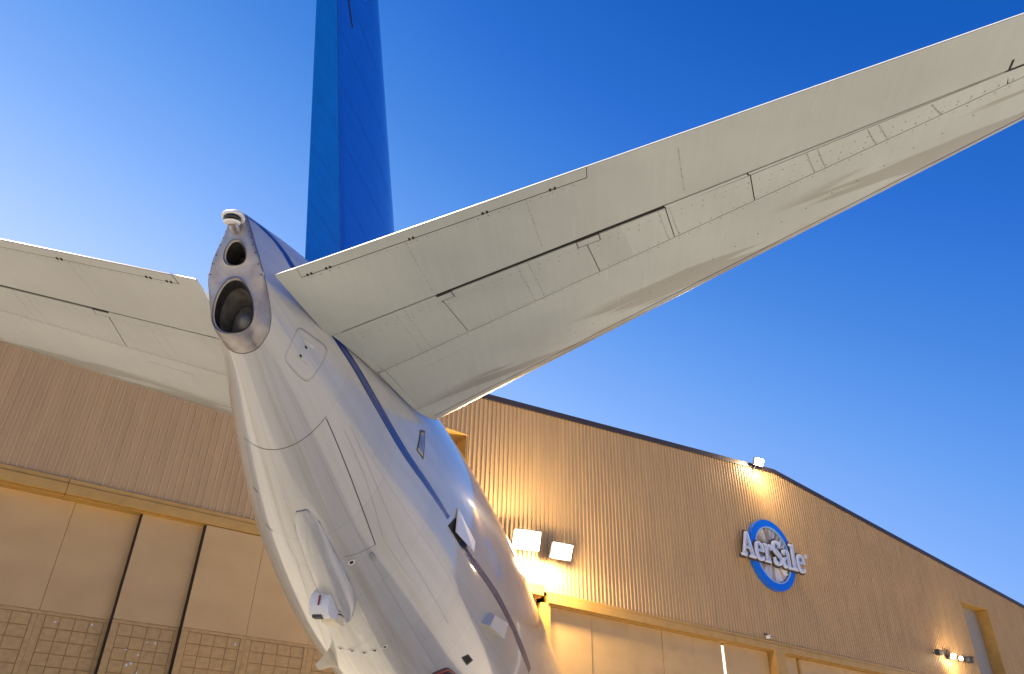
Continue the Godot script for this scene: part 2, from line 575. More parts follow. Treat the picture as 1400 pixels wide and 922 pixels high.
func build_body() -> void:
	var N := 160
	var st := mb()
	var zs := []
	for i in 13: zs.append(i / 12.0)               # from cap edge to z = 1.2
	for i in 40: zs.append(1.0 + (i + 1) / 8.0)
	for z in [7, 8.5, 10, 13, 17, 22, 28, 30.3, 31.3, 32.3, 33.3, 34.3, 35.3, 36.0, 36.5, 36.7, 36.79]: zs.append(float(z))
	var station := func(k: float, ph: float) -> float:
		if k <= 1.0: return lerpf(cap_edge(ph), 1.2, k)
		return 1.2 + (k - 1.0)
	for j in zs.size() - 1:
		for i in N:
			var p0 := -180.0 + 360.0 * i / N
			var p1 := -180.0 + 360.0 * (i + 1) / N
			var cs := [[zs[j], p0], [zs[j], p1], [zs[j + 1], p1], [zs[j], p0], [zs[j + 1], p1], [zs[j + 1], p0]]
			for c in cs:
				var z: float = station.call(c[0], c[1])
				st.set_uv(body_uv(z, c[1]))
				st.add_vertex(body(z, c[1]))
	var f := obj("fuselage", done(st), M.body, plane)
	# skin joints
	var sm := mb()
	var arc := []
	for i in 25: arc.append(Vector2(1.61 + (.015 if i == 0 else 0.0), -121.0 + i * 79.0 / 24))
	add_seam(sm, arc, .009)
	add_seam(sm, [Vector2(1.63, -42.6), Vector2(2.49, -46.8), Vector2(3.59, -52.5)], .013)
	add_seam(sm, [Vector2(3.59, -52.5), Vector2(3.43, -70.7)], .007)
	obj("skin_joint", done(sm), M.seam, f)
	for line in [[Vector2(1.93, -35.6), Vector2(2.65, -39.1), Vector2(3.67, -47.7), Vector2(4.65, -46.4)], [Vector2(1.63, -120.1), Vector2(3.4, -125)],
			[Vector2(3.05, -103), Vector2(3.36, -100.6), Vector2(5.71, -107.1)], [Vector2(2.0, -31), Vector2(3.9, -41), Vector2(6.5, -42)], [Vector2(5.0, -48), Vector2(5.1, -66), Vector2(7.5, -74)],
			[Vector2(6.2, -30), Vector2(6.2, -60)], [Vector2(3.45, -71), Vector2(3.45, -100)], [Vector2(5.1, -66), Vector2(5.65, -95)], [Vector2(2.6, 30), Vector2(2.6, -30)]]:
		var s2 := mb()
		add_seam(s2, line, .006, .001, 30)
		obj("skin_joint", done(s2), M.faint, f)
	# blue livery stripe, upper sweep over the tail and side run, starboard and port
	for side in [0, 1]:
		var mir := func(a: Array) -> Array:
			if side == 0: return a
			var o := []
			for p in a: o.append(Vector2(p.x, 180 - p.y if p.y > 0 else -180 - p.y))
			return o
		var up_lo := [Vector2(-.30, 58), Vector2(-.13, 57), Vector2(.12, 46.4), Vector2(.27, 34.8), Vector2(.45, 18.1), Vector2(.8, 6)]
		var up_hi := [Vector2(-.30, 76), Vector2(-.13, 74), Vector2(.09, 60), Vector2(.30, 43.5), Vector2(.52, 25), Vector2(.9, 10)]
		var lo := [Vector2(.8, 6), Vector2(1.12, -1.8), Vector2(1.69, -6.0), Vector2(2.25, -9.6), Vector2(3.12, -12.6), Vector2(4.0, -12.9), Vector2(4.88, -13.6)]
		var hi := [Vector2(.9, 10), Vector2(1.36, 2.0), Vector2(1.82, -1.3), Vector2(2.40, -5.0), Vector2(3.2, -8.6), Vector2(4.05, -9.8), Vector2(4.95, -11.2)]
		if side == 0:
			obj("livery_stripe", body_strip(up_lo, up_hi, .0025), M.stripe, plane)
			obj("livery_stripe", body_strip(lo, hi, .0025), M.stripe, plane)
			obj("livery_stripe", body_strip([Vector2(4.95, -15.4), Vector2(6.1, -15.9), Vector2(8.2, -14.0), Vector2(11.2, -16.8), Vector2(13.7, -20.8)], [Vector2(5.3, -11.6), Vector2(6.35, -12.2), Vector2(8.5, -10.8), Vector2(11.4, -13.8), Vector2(13.9, -17.8)], .0025), M.grey_stripe, plane)
	# access hatch by the tail with its two latches
	var h := hatch("access_hatch", [Vector2(.62, -21), Vector2(1.19, -10.5), Vector2(1.14, -42.5), Vector2(.69, -51)], .005, M.body, plane, .005)
	obj("hatch_plate", hatch_plate([Vector2(.79, -24), Vector2(.97, -20.5), Vector2(1.0, -34.4), Vector2(.81, -38.3)], .008), M.body, h)
	for p in [Vector2(.845, -27.4), Vector2(.84, -35.4)]:
		obj("latch", hatch_plate([p + Vector2(-.008, .7), p + Vector2(.030, .9), p + Vector2(.030, -.5), p + Vector2(-.008, -.8)], .012), M.dark, h)
	# service slots on the port side and drain holes on the keel
	for s in [[Vector2(2.41, -124.5), Vector2(2.40, -118.5)], [Vector2(2.96, -120), Vector2(2.98, -113.4)]]:
		var s3 := mb()
		add_seam(s3, s, .022, .002, 6)
		obj("vent_slot", done(s3), M.seam, plane)
	for p in [Vector2(5.63, -97.9), Vector2(5.66, -91.7), Vector2(5.74, -85.7), Vector2(5.73, -79.9), Vector2(5.72, -74.1), Vector2(3.58, -68.2), Vector2(3.3, -88.0)]:
		obj("drain_hole", disc_on_body(p, .022 if p.x > 4 else .028, .003), M.dark, plane)
		obj("drain_rim", ring_on_body(p, .03, .045, .006), M.white, plane)
	for i in 22:
		pass
	# small bracket aft of the belly panel
	var bp := body(3.66, -56.8, 0)
	var bn := (body(3.66, -56.8, .1) - bp).normalized()
	obj("bracket", tube_mesh([bp, bp + bn * .05, bp + bn * .055 + Vector3(0, -.02, -.12)], [.022, .02, .012], 8), M.metal, plane)
	# belly antenna blade, square port, scoop, red framed window, side flap
	obj("drain_mast", blade_mesh(Vector2(5.75, -106), Vector2(6.7, -109.5), .30), M.cream, plane)
	var port := obj("vent_port", hatch_plate([Vector2(7.88, -44.8), Vector2(8.03, -42.2), Vector2(8.32, -41.9), Vector2(8.21, -44.8)], .006), M.dark, plane)
	obj("port_frame", hatch_plate([Vector2(7.82, -45.3), Vector2(8.01, -41.7), Vector2(8.38, -41.4), Vector2(8.26, -45.3)], .003), M.seam, port)
	var sc := obj("air_scoop", scoop_mesh([Vector2(7.84, -27.9), Vector2(8.13, -21.1), Vector2(9.4, -16.8), Vector2(9.15, -25.0)], .16), M.cream, plane)
	var lm := hatch("beacon_window", [Vector2(7.3, -62), Vector2(7.6, -52.8), Vector2(8.9, -50), Vector2(8.7, -62)], .02, M.red, plane, .02)
	obj("pane", hatch_plate([Vector2(7.5, -60.6), Vector2(7.72, -53.9), Vector2(8.8, -51), Vector2(8.6, -60.8)], .028), M.black_glass, lm)
	obj("side_flap", flap_mesh(), M.white, plane)
	obj("flap_recess", hatch_plate([Vector2(4.95, -15.5), Vector2(5.15, -9.0), Vector2(5.75, -11.5), Vector2(5.5, -15.8)], .0045), M.dark, plane)
	var slot := obj("side_vent", hatch_plate([Vector2(3.56, 8.2), Vector2(3.75, 11.1), Vector2(3.73, -3.9), Vector2(3.49, -3.4)], .003), M.seam, plane)
	obj("vent_blank", hatch_plate([Vector2(3.585, 7.2), Vector2(3.72, 9.6), Vector2(3.705, -2.9), Vector2(3.52, -2.6)], .006), M.metal, slot)
	build_skid()

func hatch_plate(c: Array, off: float) -> ArrayMesh:
	return body_strip([c[0], c[1]], [c[3], c[2]], off, 6)

func disc_on_body(p: Vector2, r: float, off: float) -> ArrayMesh: return ring_on_body(p, 0.0, r, off)

func ring_on_body(p: Vector2, r0: float, r1: float, off: float) -> ArrayMesh:
	var o := body(p.x, p.y, off)
	var n := (body(p.x, p.y, .1) - body(p.x, p.y)).normalized()
	var a := n.cross(Vector3(0, 0, 1)).normalized()
	var b := n.cross(a)
	var st := mb()
	for i in 14:
		var t := TAU * i / 14
		var t2 := TAU * (i + 1) / 14
		var d := a * cos(t) + b * sin(t)
		var e := a * cos(t2) + b * sin(t2)
		quad(st, o + d * r0, o + d * r1, o + e * r1, o + e * r0)
		quad(st, o + d * r1, o + d * (r1 + off), o + e * (r1 + off) - n * off, o + e * r1 - n * off)
	return done(st)

func blade_mesh(a: Vector2, b: Vector2, h: float) -> ArrayMesh:   # curved thin blade standing on the keel
	var st := mb()
	var f := func(u: float, v: float) -> Vector3:
		var p := a.lerp(b, lerpf(.0, 1.0, u) * (1.0 - .35 * v))
		var base_ := body(p.x, p.y, 0)
		var n := (body(p.x, p.y, .1) - base_).normalized()
		return base_ + n * h * v * (1.0 - pow(u, 3.0) * .85) + n.cross(Vector3(0, 0, 1)).normalized() * .06 * v * v
	var thick := Vector3(.016, 0, 0)
	add_grid(st, 14, 10, func(u: float, v: float) -> Vector3: return f.call(u, v) + thick * (1.0 - absf(2 * u - 1)))
	add_grid(st, 14, 10, func(u: float, v: float) -> Vector3: return f.call(u, v) - thick * (1.0 - absf(2 * u - 1)))
	return done(st)

func scoop_mesh(c: Array, h: float) -> ArrayMesh:                # wedge box lying on the skin, open end aft
	var st := flat_mb()
	var lo := []
	var hi := []
	for i in 4:
		var q: Vector2 = c[i]
		lo.append(body(q.x, q.y, -.02))
		hi.append(body(q.x, q.y, h if i == 0 or i == 3 else h * .55))
	var m: Vector3 = (hi[0] + hi[1] + hi[2] + hi[3]) / 4
	for i in 4: hi[i] = hi[i].lerp(m, .08)
	quad(st, hi[0], hi[1], hi[2], hi[3])
	for i in 4: quad(st, lo[i], lo[(i + 1) % 4], hi[(i + 1) % 4], hi[i])
	return done(st)

func flap_mesh() -> ArrayMesh:                                   # small triangular flap standing open on the starboard side
	var st := flat_mb()
	var a := body(5.18, -4.3, .004)
	var b := body(6.23, -6.8, .004)
	var c := body(5.17, -15.0, .05)
	var d := body(6.0, -13.5, .09)
	quad(st, a, b, d, c)
	var n := Vector3(.02, -.015, 0)
	quad(st, a + n, b + n, d + n, c + n)
	quad(st, b, d, d + n, b + n); quad(st, c, d, d + n, c + n); quad(st, a, c, c + n, a + n)
	return done(st)

# long teardrop fairing on the keel with the tail skid shoe in its forward end
func build_skid() -> void:
	var st := mb()
	var outline := [Vector2(2.50, 4.0), Vector2(2.72, 8.4), Vector2(3.2, 9.6), Vector2(3.85, 9.8), Vector2(4.3, 8.2), Vector2(4.62, 3.0)]
	var f := func(u: float, v: float) -> Vector3:
		var p := poly_at(outline, u)
		var k := v * 2 - 1
		var mid := -84.0 + .2 * u
		var w: float = max(p.y, .01)
		var prof := pow(max(0.0, 1 - k * k), .62)
		var rise := .02 + .17 * smoothstep(0.0, .75, u) * (1.0 - smoothstep(.93, 1.0, u) * .75)
		return body(p.x, mid + k * w, prof * rise)
	add_grid(st, 40, 24, f)
	for e in [0.0, 1.0]:                          # blunt ends
		for i in 24:
			var p: Vector3 = f.call(e, i / 24.0)
			var q: Vector3 = f.call(e, (i + 1) / 24.0)
			var z := 2.50 if e == 0.0 else 4.62
			var w := 4.0 if e == 0.0 else 3.0
			quad(st, p, q, body(z, -84 + ((i + 1) / 12.0 - 1) * w, -.01), body(z, -84 + (i / 12.0 - 1) * w, -.01))
	var fr := obj("skid_fairing", done(st), M.body, plane)
	var sm := mb()
	var edge := []
	for p in outline: edge.append(Vector2(p.x, -84 + p.y))
	add_seam(sm, edge, .012, .003)
	edge = []
	for p in outline: edge.append(Vector2(p.x, -84 - p.y))
	add_seam(sm, edge, .008, .003)
	add_seam(sm, [Vector2(2.49, -88), Vector2(2.49, -80)], .012, .003, 10)
	obj("fairing_edge", done(sm), M.seam, fr)
	# skid shoe: a white wedge that drops aft-down out of the fairing
	var c := body(4.12, -88.5, .06)
	var s := mb()
	var hw := .135
	var P := func(x: float, up: float, aft: float) -> Vector3: return c + Vector3(x, up, aft)
	# side profile in (aft, up): nose forward, thick rounded heel aft
	var prof := [Vector2(.34, -.02), Vector2(.36, -.16), Vector2(.31, -.25), Vector2(.20, -.285), Vector2(-.05, -.235), Vector2(-.40, -.12), Vector2(-.52, -.02), Vector2(-.3, .10), Vector2(.2, .10)]
	for i in prof.size():
		var a: Vector2 = prof[i]
		var b: Vector2 = prof[(i + 1) % prof.size()]
		quad(s, P.call(-hw, a.y, a.x), P.call(hw, a.y, a.x), P.call(hw, b.y, b.x), P.call(-hw, b.y, b.x))
	s.set_smooth_group(-1)
	for x in [-hw, hw]:
		for i in range(1, prof.size() - 1):
			s.add_vertex(P.call(x, prof[0].y, prof[0].x)); s.add_vertex(P.call(x, prof[i].y, prof[i].x)); s.add_vertex(P.call(x, prof[i + 1].y, prof[i + 1].x))
	var sk := obj("tail_skid", done(s), M.white, plane)
	var red := mb()
	add_box(red, P.call(-.012, -.15, .345) , P.call(.008, -.02, .372))
	obj("wear_mark", done(red), M.redline, sk)
	var hole := mb()
	add_box(hole, P.call(-.09, -.292, .18), P.call(.03, -.24, .30))
	obj("shoe_plate", done(hole), M.seam, sk)
	var sole := mb()
	add_bevel_box(sole, P.call(-.17, -.265, -.50), P.call(.17, -.05, -.02), .07)
	obj("skid_sole", done(sole), M.cream, sk)
	obj("sole_gap", box_mesh(P.call(-.173, -.185, -.46), P.call(.173, -.172, -.06)), M.dark, sk)

# bare-metal tail cap with exhaust and cooling air outlets
func face_z(y: float) -> float: return -.094 - .42 * y      # forward station of the raked end face at height y (rel. tail root)

func hole_pt(c: Vector2, w: float, h: float, t: float) -> Vector2:
	return c + Vector2(w * sgnpow(cos(t), .86) * (1 - .26 * sin(t)), h * sgnpow(sin(t), .92))

func build_cap() -> void:
	var split := .112
	var outer := []                                # closed loop of Vector3(x, y, fwd) of the cap edge
	for i in 145:
		var ph := -90.0 + 360.0 * i / 144
		var p := ph if ph <= 180 else ph - 360
		var z := cap_edge(p)
		var b := body0(z, p)
		outer.append(Vector3(b.x, b.y - GROUND_TO_TAIL, z))
	var xs := 0.0
	for p in outer:
		if absf(p.y - split) < .04: xs = max(xs, absf(p.x))
	var st := mb()
	var lips := []
	var specs := [[Vector2(0, -.228), .230, .285, -1.0], [Vector2(0, .312), .128, .140, 1.0]]
	for sp in specs:
		var c: Vector2 = sp[0]
		var loop := []
		for p in outer:
			if (p.y - split) * sp[3] > 0: loop.append(p)
		# points along the split line
		var zs := 0.0
		for p in outer:
			if absf(p.y - split) < .05: zs = p.z
		for i in 13:
			var x := lerpf(-xs, xs, i / 12.0)
			var k := absf(x) / xs
			loop.append(Vector3(x, split, face_z(split) + (zs - face_z(split)) * (1 - sqrt(1 - k * k * .97))))
		loop.sort_custom(func(a, b): return atan2(a.y - c.y, a.x - c.x) < atan2(b.y - c.y, b.x - c.x))
		var n := loop.size()
		var R := 14
		var pt := func(i: int, s: float) -> Vector3:
			var o: Vector3 = loop[i % n]
			var t := atan2((o.y - c.y) / sp[2], (o.x - c.x) / sp[1])
			var h := hole_pt(c, sp[1], sp[2], t)
			var xy := h.lerp(Vector2(o.x, o.y), s)
			var best := 9.0
			var near: Vector3 = o
			for w in outer:
				var q: float = (w.x - xy.x) * (w.x - xy.x) + (w.y - xy.y) * (w.y - xy.y)
				if q < best:
					best = q
					near = w
			var to_edge := sqrt(best)
			var d := 1.0 - clampf(to_edge / minf(.15, to_edge + xy.distance_to(h) + .001), 0, 1)
			if s > .999 and (o.y - split) * sp[3] > .001: d = 1.0
			var z := face_z(xy.y) + (near.z - face_z(near.y)) * (1 - sqrt(max(0.0, 1 - d * d * .995))) / (1 - sqrt(.005))
			if s > .999 and d == 1.0: z = o.z
			z -= .010 * exp(-s * 7.0)                  # raised lip round the opening
			return Vector3(xy.x, xy.y + GROUND_TO_TAIL, -z)
		var grid := []
		for i in n:
			var row := []
			for r in R + 1: row.append(pt.call(i, pow(float(r) / R, .8)))
			grid.append(row)
		for i in n:
			for r in R:
				var g1: Array = grid[(i + 1) % n]
				quad(st, grid[i][r], g1[r], g1[r + 1], grid[i][r + 1])
		# rolled lip into the duct
		var lip := mb()
		var K := 48
		for i in K:
			for r in 4:
				var g := func(ii: int, rr: int) -> Vector3:
					var a := rr / 4.0 * PI / 2
					var h := hole_pt(c, sp[1] - .02 * (1 - cos(a)) * 1.2, sp[2] - .02 * (1 - cos(a)) * 1.2, TAU * ii / K)
					return Vector3(h.x, h.y + GROUND_TO_TAIL, -(face_z(h.y) - .010 + .03 * sin(a)))
				quad(lip, g.call(i, r), g.call(i + 1, r), g.call(i + 1, r + 1), g.call(i, r + 1))
		lips.append(done(lip))
	var cap := obj("exhaust_fairing", done(st), M.metal, plane)
	for lp in lips: obj("outlet_lip", lp, M.metal, cap)
	# ducts
	for k in 2:
		var sp = specs[k]
		var depth := 1.0 if k == 0 else .55
		var d := grid_mesh(40, 8, func(u: float, v: float) -> Vector3:
			var w: float = 1.0 - .22 * v
			var h := hole_pt(sp[0] + Vector2(0, -.10 * v if k == 0 else 0.0), (sp[1] - .024) * w, (sp[2] - .024) * w, TAU * u)
			return Vector3(h.x, h.y + GROUND_TO_TAIL, -(face_z(h.y) + .006 + depth * v)))
		obj("exhaust_duct" if k == 0 else "cooling_duct", d, M.soot, cap)
		var e := grid_mesh(40, 5, func(u: float, v: float) -> Vector3:
			var h := hole_pt(sp[0] + Vector2(0, -.10 if k == 0 else 0.0), (sp[1] - .024) * .78 * v, (sp[2] - .024) * .78 * v, TAU * u)
			return Vector3(h.x, h.y + GROUND_TO_TAIL, -(face_z(h.y) + depth + .002 - .05 * (1 - v))))
		obj("duct_end", e, M.soot, cap)
	# inner liner pipe of the exhaust, standing off the duct
	var sp0 = specs[0]
	obj("exhaust_liner", grid_mesh(48, 10, func(u: float, v: float) -> Vector3:
		var h := hole_pt(sp0[0] + Vector2(.012, -.022 - .04 * v), .202 - .02 * v, .252 - .035 * v, TAU * u)
		return Vector3(h.x, h.y + GROUND_TO_TAIL, -(face_z(h.y) + .10 + .5 * v))), M.liner, cap)
	obj("exhaust_baffle", grid_mesh(48, 10, func(u: float, v: float) -> Vector3:
		var h := hole_pt(sp0[0] + Vector2(.012, -.050), .186 * v, .226 * v, TAU * u)
		return Vector3(h.x, h.y + GROUND_TO_TAIL, -(face_z(h.y) + .34 - .14 * (1 - v * v)))), M.liner, cap)
	obj("cooling_baffle", grid_mesh(40, 6, func(u: float, v: float) -> Vector3:
		var h := hole_pt(specs[1][0] + Vector2(0, -.02), .10 * v, .118 * v, TAU * u)
		return Vector3(h.x, h.y + GROUND_TO_TAIL, -(face_z(h.y) + .24 - .05 * (1 - v * v)))), M.soot, cap)
	# fasteners round the cap edge
	for i in 34:
		var ph := -175.0 + i * 350.0 / 33
		if ph > 62 and ph < 118: continue
		var z := cap_edge(ph) - .035
		var t := mb()
		var b: Vector3 = outer[int(fposmod(ph + 90, 360) / 360.0 * 144)]
		var pos := Vector3(b.x, b.y + GROUND_TO_TAIL, -b.z)
		var inn := Vector3(0, GROUND_TO_TAIL + .05, .3)
		pos = pos.lerp(inn, .07) + Vector3(0, 0, .012)
		obj("fastener", ball(pos, Vector3(.008, .008, .008)), M.seam, cap)
	# dark joint between cap and skin
	var jt := mb()
	var poly := []
	for i in 97: poly.append(Vector2(0, -90.0 + 360.0 * i / 96))
	for i in 96:
		var a: float = poly[i].y if poly[i].y <= 180 else poly[i].y - 360
		var b: float = poly[i + 1].y if poly[i + 1].y <= 180 else poly[i + 1].y - 360
		quad(jt, body(cap_edge(a) - .002, a, .002), body(cap_edge(b) - .002, b, .002), body(cap_edge(b) + .007, b, .002), body(cap_edge(a) + .007, a, .002))
	obj("cap_joint", done(jt), M.seam, cap)
	# position light on top of the tail
	var l := base("tail_light", Vector3(0, 0, 0), plane)
	var y0 := GROUND_TO_TAIL + .630
	obj("light_collar", tube_mesh([Vector3(0, y0 - .09, .22), Vector3(0, y0 - .075, .36), Vector3(0, y0 - .06, .42)], [.055, .06, .06], 20), M.metal, l)
	obj("light_housing", loft_light(Vector3(0, y0, .44)), M.white, l)
	obj("lens", ball(Vector3(0, y0 - .035, .45), Vector3(.098, .045, .085)), M.black_glass, l)
	obj("light_lip", tube_mesh([Vector3(0, y0 - .085, .435), Vector3(0, y0 - .068, .44)], [.08, .092], 20), M.white, l)

func loft_light(o: Vector3) -> ArrayMesh:
	return grid_mesh(32, 16, func(u: float, v: float) -> Vector3:
		var t := TAU * u
		var p := PI * (v - .5)
		var e := Vector3(sgnpow(cos(p), .6) * sgnpow(cos(t), .7), sgnpow(sin(p), .7), sgnpow(cos(p), .6) * sgnpow(sin(t), .7))
		return o + Vector3(e.x * .118, maxf(e.y, -.35) * .05, e.z * .10))

func sgnpow(x: float, p: float) -> float: return signf(x) * pow(absf(x), p)

func ball(o: Vector3, r: Vector3) -> ArrayMesh:
	return grid_mesh(14, 8, func(u: float, v: float) -> Vector3:
		var p := PI * (v - .5)
		return o + Vector3(cos(p) * cos(TAU * u), sin(p), cos(p) * sin(TAU * u)) * r)

# ---- fin
func fin_te(y: float) -> float: return 1.42 - .354 * (y - 1.45)
func fin_hinge(y: float) -> float: return 2.20 - .470 * (y - 2.24)
func fin_le(y: float) -> float: return 4.78 - .755 * (y - 4.37)
func naca(x: float) -> float:
	return 5 * (.2969 * sqrt(x) - .126 * x - .3516 * x * x + .2843 * x * x * x - .1036 * x * x * x * x)
func fin_x(y: float, z: float) -> float:
	var c := fin_le(y) - fin_te(y)
	var xi := clampf((fin_le(y) - z) / c, 0, 1)
	return naca(xi) * .105 * c + .004

func build_fin() -> void:
	var y0 := .95
	var y1 := 9.6
	var part := func(called: String, a: Callable, b: Callable, m: Material, n: int) -> MeshInstance3D:
		var st := mb()
		for s in [-1.0, 1.0]:
			add_grid(st, n, 30, func(u: float, v: float) -> Vector3:
				var y := lerpf(y0, y1, v)
				var z := lerpf(a.call(y), b.call(y), u if called == "rudder" else 1 - pow(1 - u, 2.0))
				return Vector3(s * fin_x(y, z), y + GROUND_TO_TAIL, -z))
		for e in [0.0, 1.0]:
			var lo := []
			for i in n + 1:
				pass
		# close the ends that face the gap
		for i in 30:
			for edge in [a, b]:
				var ya := lerpf(y0, y1, i / 30.0)
				var yb := lerpf(y0, y1, (i + 1) / 30.0)
				var za: float = edge.call(ya)
				var zb: float = edge.call(yb)
				quad(st, Vector3(-fin_x(ya, za), ya + GROUND_TO_TAIL, -za), Vector3(fin_x(ya, za), ya + GROUND_TO_TAIL, -za), Vector3(fin_x(yb, zb), yb + GROUND_TO_TAIL, -zb), Vector3(-fin_x(yb, zb), yb + GROUND_TO_TAIL, -zb))
		add_grid(st, n, 2, func(u: float, v: float) -> Vector3:
			var z := lerpf(a.call(y1), b.call(y1), u if called == "rudder" else 1 - pow(1 - u, 2.0))
			return Vector3((v * 2 - 1) * fin_x(y1, z), y1 + GROUND_TO_TAIL, -z))
		return obj(called, done(st), m, plane)
	var f: MeshInstance3D = part.call("fin", func(y): return fin_hinge(y) + .03, func(y): return fin_le(y), M.blue_fin, 44)
	var r: MeshInstance3D = part.call("rudder", func(y): return fin_te(y), func(y): return fin_hinge(y) - .006, M.blue_rudder, 20)
	# dark slot of the rudder actuator fairing high on the starboard side
	var st := mb()
	var prev := []
	for i in 13:
		var t := i / 12.0
		var y := lerpf(5.95, 6.95, t)
		var z := fin_hinge(y) + lerpf(.62, .12, t)
		var w := .022 * (1 - t * .4)
		var p := Vector3(fin_x(y, z) + .004, y + GROUND_TO_TAIL, -z)
		var q := [p + Vector3(0, 0, w), p + Vector3(.012, 0, 0), p + Vector3(0, 0, -w)]
		if prev.size():
			quad(st, prev[0], prev[1], q[1], q[0]); quad(st, prev[1], prev[2], q[2], q[1])
		prev = q
	obj("fin_slot", done(st), M.dark, f)
	# skin joints of the fin and the dark slot along the rudder hinge
	for y in [2.3, 3.1, 3.9, 4.7, 5.5, 6.3, 7.1, 7.9]:
		var jt := mb()
		for sd in [-1.0, 1.0]:
			for part_ in [[fin_te(y) + .02, fin_hinge(y) - .02], [fin_hinge(y) + .05, fin_le(y) - .03]]:
				add_grid(jt, 20, 1, func(u: float, v: float) -> Vector3:
					var z := lerpf(part_[0], part_[1], u)
					var yy: float = y + .008 * v
					return Vector3(sd * (fin_x(yy, z) + .0012), yy + GROUND_TO_TAIL, -z))
		obj("skin_joint", done(jt), M.fin_joint, f)
	var hg := mb()
	for sd in [-1.0, 1.0]:
		add_grid(hg, 1, 30, func(u: float, v: float) -> Vector3:
			var y := lerpf(.96, 9.59, v)
			var z := fin_hinge(y) + lerpf(-.004, .028, u)
			return Vector3(sd * (fin_x(y, z) - .012), y + GROUND_TO_TAIL, -z))
	obj("hinge_slot", done(hg), M.dark, f)
	# dorsal tail root fairing line
	var d := mb()
	for s in [-1.0, 1.0]:
		add_grid(d, 40, 8, func(u: float, v: float) -> Vector3:
			var z := lerpf(1.25, 7.2, u)
			var y := herm(z, K_TOP, S_TOP) - .06 + .20 * (1 - v)
			var zz := clampf(z, fin_te(y) + .01, fin_le(y) - .01)
			var x := fin_x(y, zz) + .006 + .22 * pow(v, 3.0)
			return Vector3(s * x, y + GROUND_TO_TAIL - .10 * pow(v, 2.0), -z))
	obj("fin_root_fairing", done(d), M.body, plane)

# ---- tailplane
func t_te(X: float) -> float: return -.2425 * X
func t_le(X: float) -> float: return 4.95 - .679 * X + .016 * max(0.0, X - 1.2)
func t_h(X: float) -> float: return 1.382 - .3391 * X
func t_p(X: float) -> float: return 2.617 - .4735 * X
func t_pt(s: float, X: float, z: float, off := 0.0, upper := false) -> Vector3:
	var c := t_le(X) - t_te(X)
	var xi := clampf((t_le(X) - z) / c, 0, 1)
	var y := X * .1423 - z * .01344
	if xi < .3: y += c * .1 * (naca(.3) - naca(xi))
	if upper: y += c * .1 * 2 * naca(xi) + .012 + off
	else: y -= off
	return Vector3(s * X, y + GROUND_TO_TAIL, -z)
func t_uv(X: float, z: float) -> Vector2: return Vector2(X / 8.8, (5.1 - z) / 7.4)

# lower-surface panel: corners (X, z) a b c d in order, edges drawn in by gap, standing proud with skirts
func t_patch(st: SurfaceTool, s: float, q: Array, gap: float, off: float, nx: int, nz: int, skirts := [1, 1, 1, 1]) -> void:
	var c: Vector2 = (q[0] + q[1] + q[2] + q[3]) / 4.0
	var r := []
	for i in 4:                                    # move every corner in by gap along both of its edges
		var e0: Vector2 = (q[(i + 1) % 4] - q[i]).normalized()
		var e1: Vector2 = (q[(i + 3) % 4] - q[i]).normalized()
		var k0: float = gap if skirts[(i + 3) % 4] else 0.0
		var k1: float = gap if skirts[i] else 0.0
		r.append(q[i] + e0 * k0 + e1 * k1)
	var at := func(u: float, v: float) -> Vector2: return Vector2(r[0]).lerp(r[1], u).lerp(Vector2(r[3]).lerp(r[2], u), v)
	add_grid(st, nx, nz, func(u: float, v: float) -> Vector3:
		var p: Vector2 = at.call(u, v)
		return t_pt(s, p.x, p.y, off), func(u: float, v: float) -> Vector2:
		var p: Vector2 = at.call(u, v)
		return t_uv(p.x, p.y))
	st.set_smooth_group(1)
	for e in 4:
		if not skirts[e]: continue
		for i in nx:
			var t0 := float(i) / nx
			var t1 := float(i + 1) / nx
			var p: Vector2 = r[e].lerp(r[(e + 1) % 4], t0)
			var w: Vector2 = r[e].lerp(r[(e + 1) % 4], t1)
			for v in [t_pt(s, p.x, p.y, off), t_pt(s, w.x, w.y, off), t_pt(s, w.x, w.y, -.02), t_pt(s, p.x, p.y, off), t_pt(s, w.x, w.y, -.02), t_pt(s, p.x, p.y, -.02)]:
				st.set_uv(t_uv(p.x, p.y))
				st.add_vertex(v)

func t_panel(called: String, parent: Node, m: Material, s: float, q: Array, gap := .007, off := .0, nx := 12, nz := 8, skirts := [1, 1, 1, 1]) -> MeshInstance3D:
	var st := mb()
	t_patch(st, s, q, gap, off, nx, nz, skirts)
	return obj(called, done(st), m, parent)

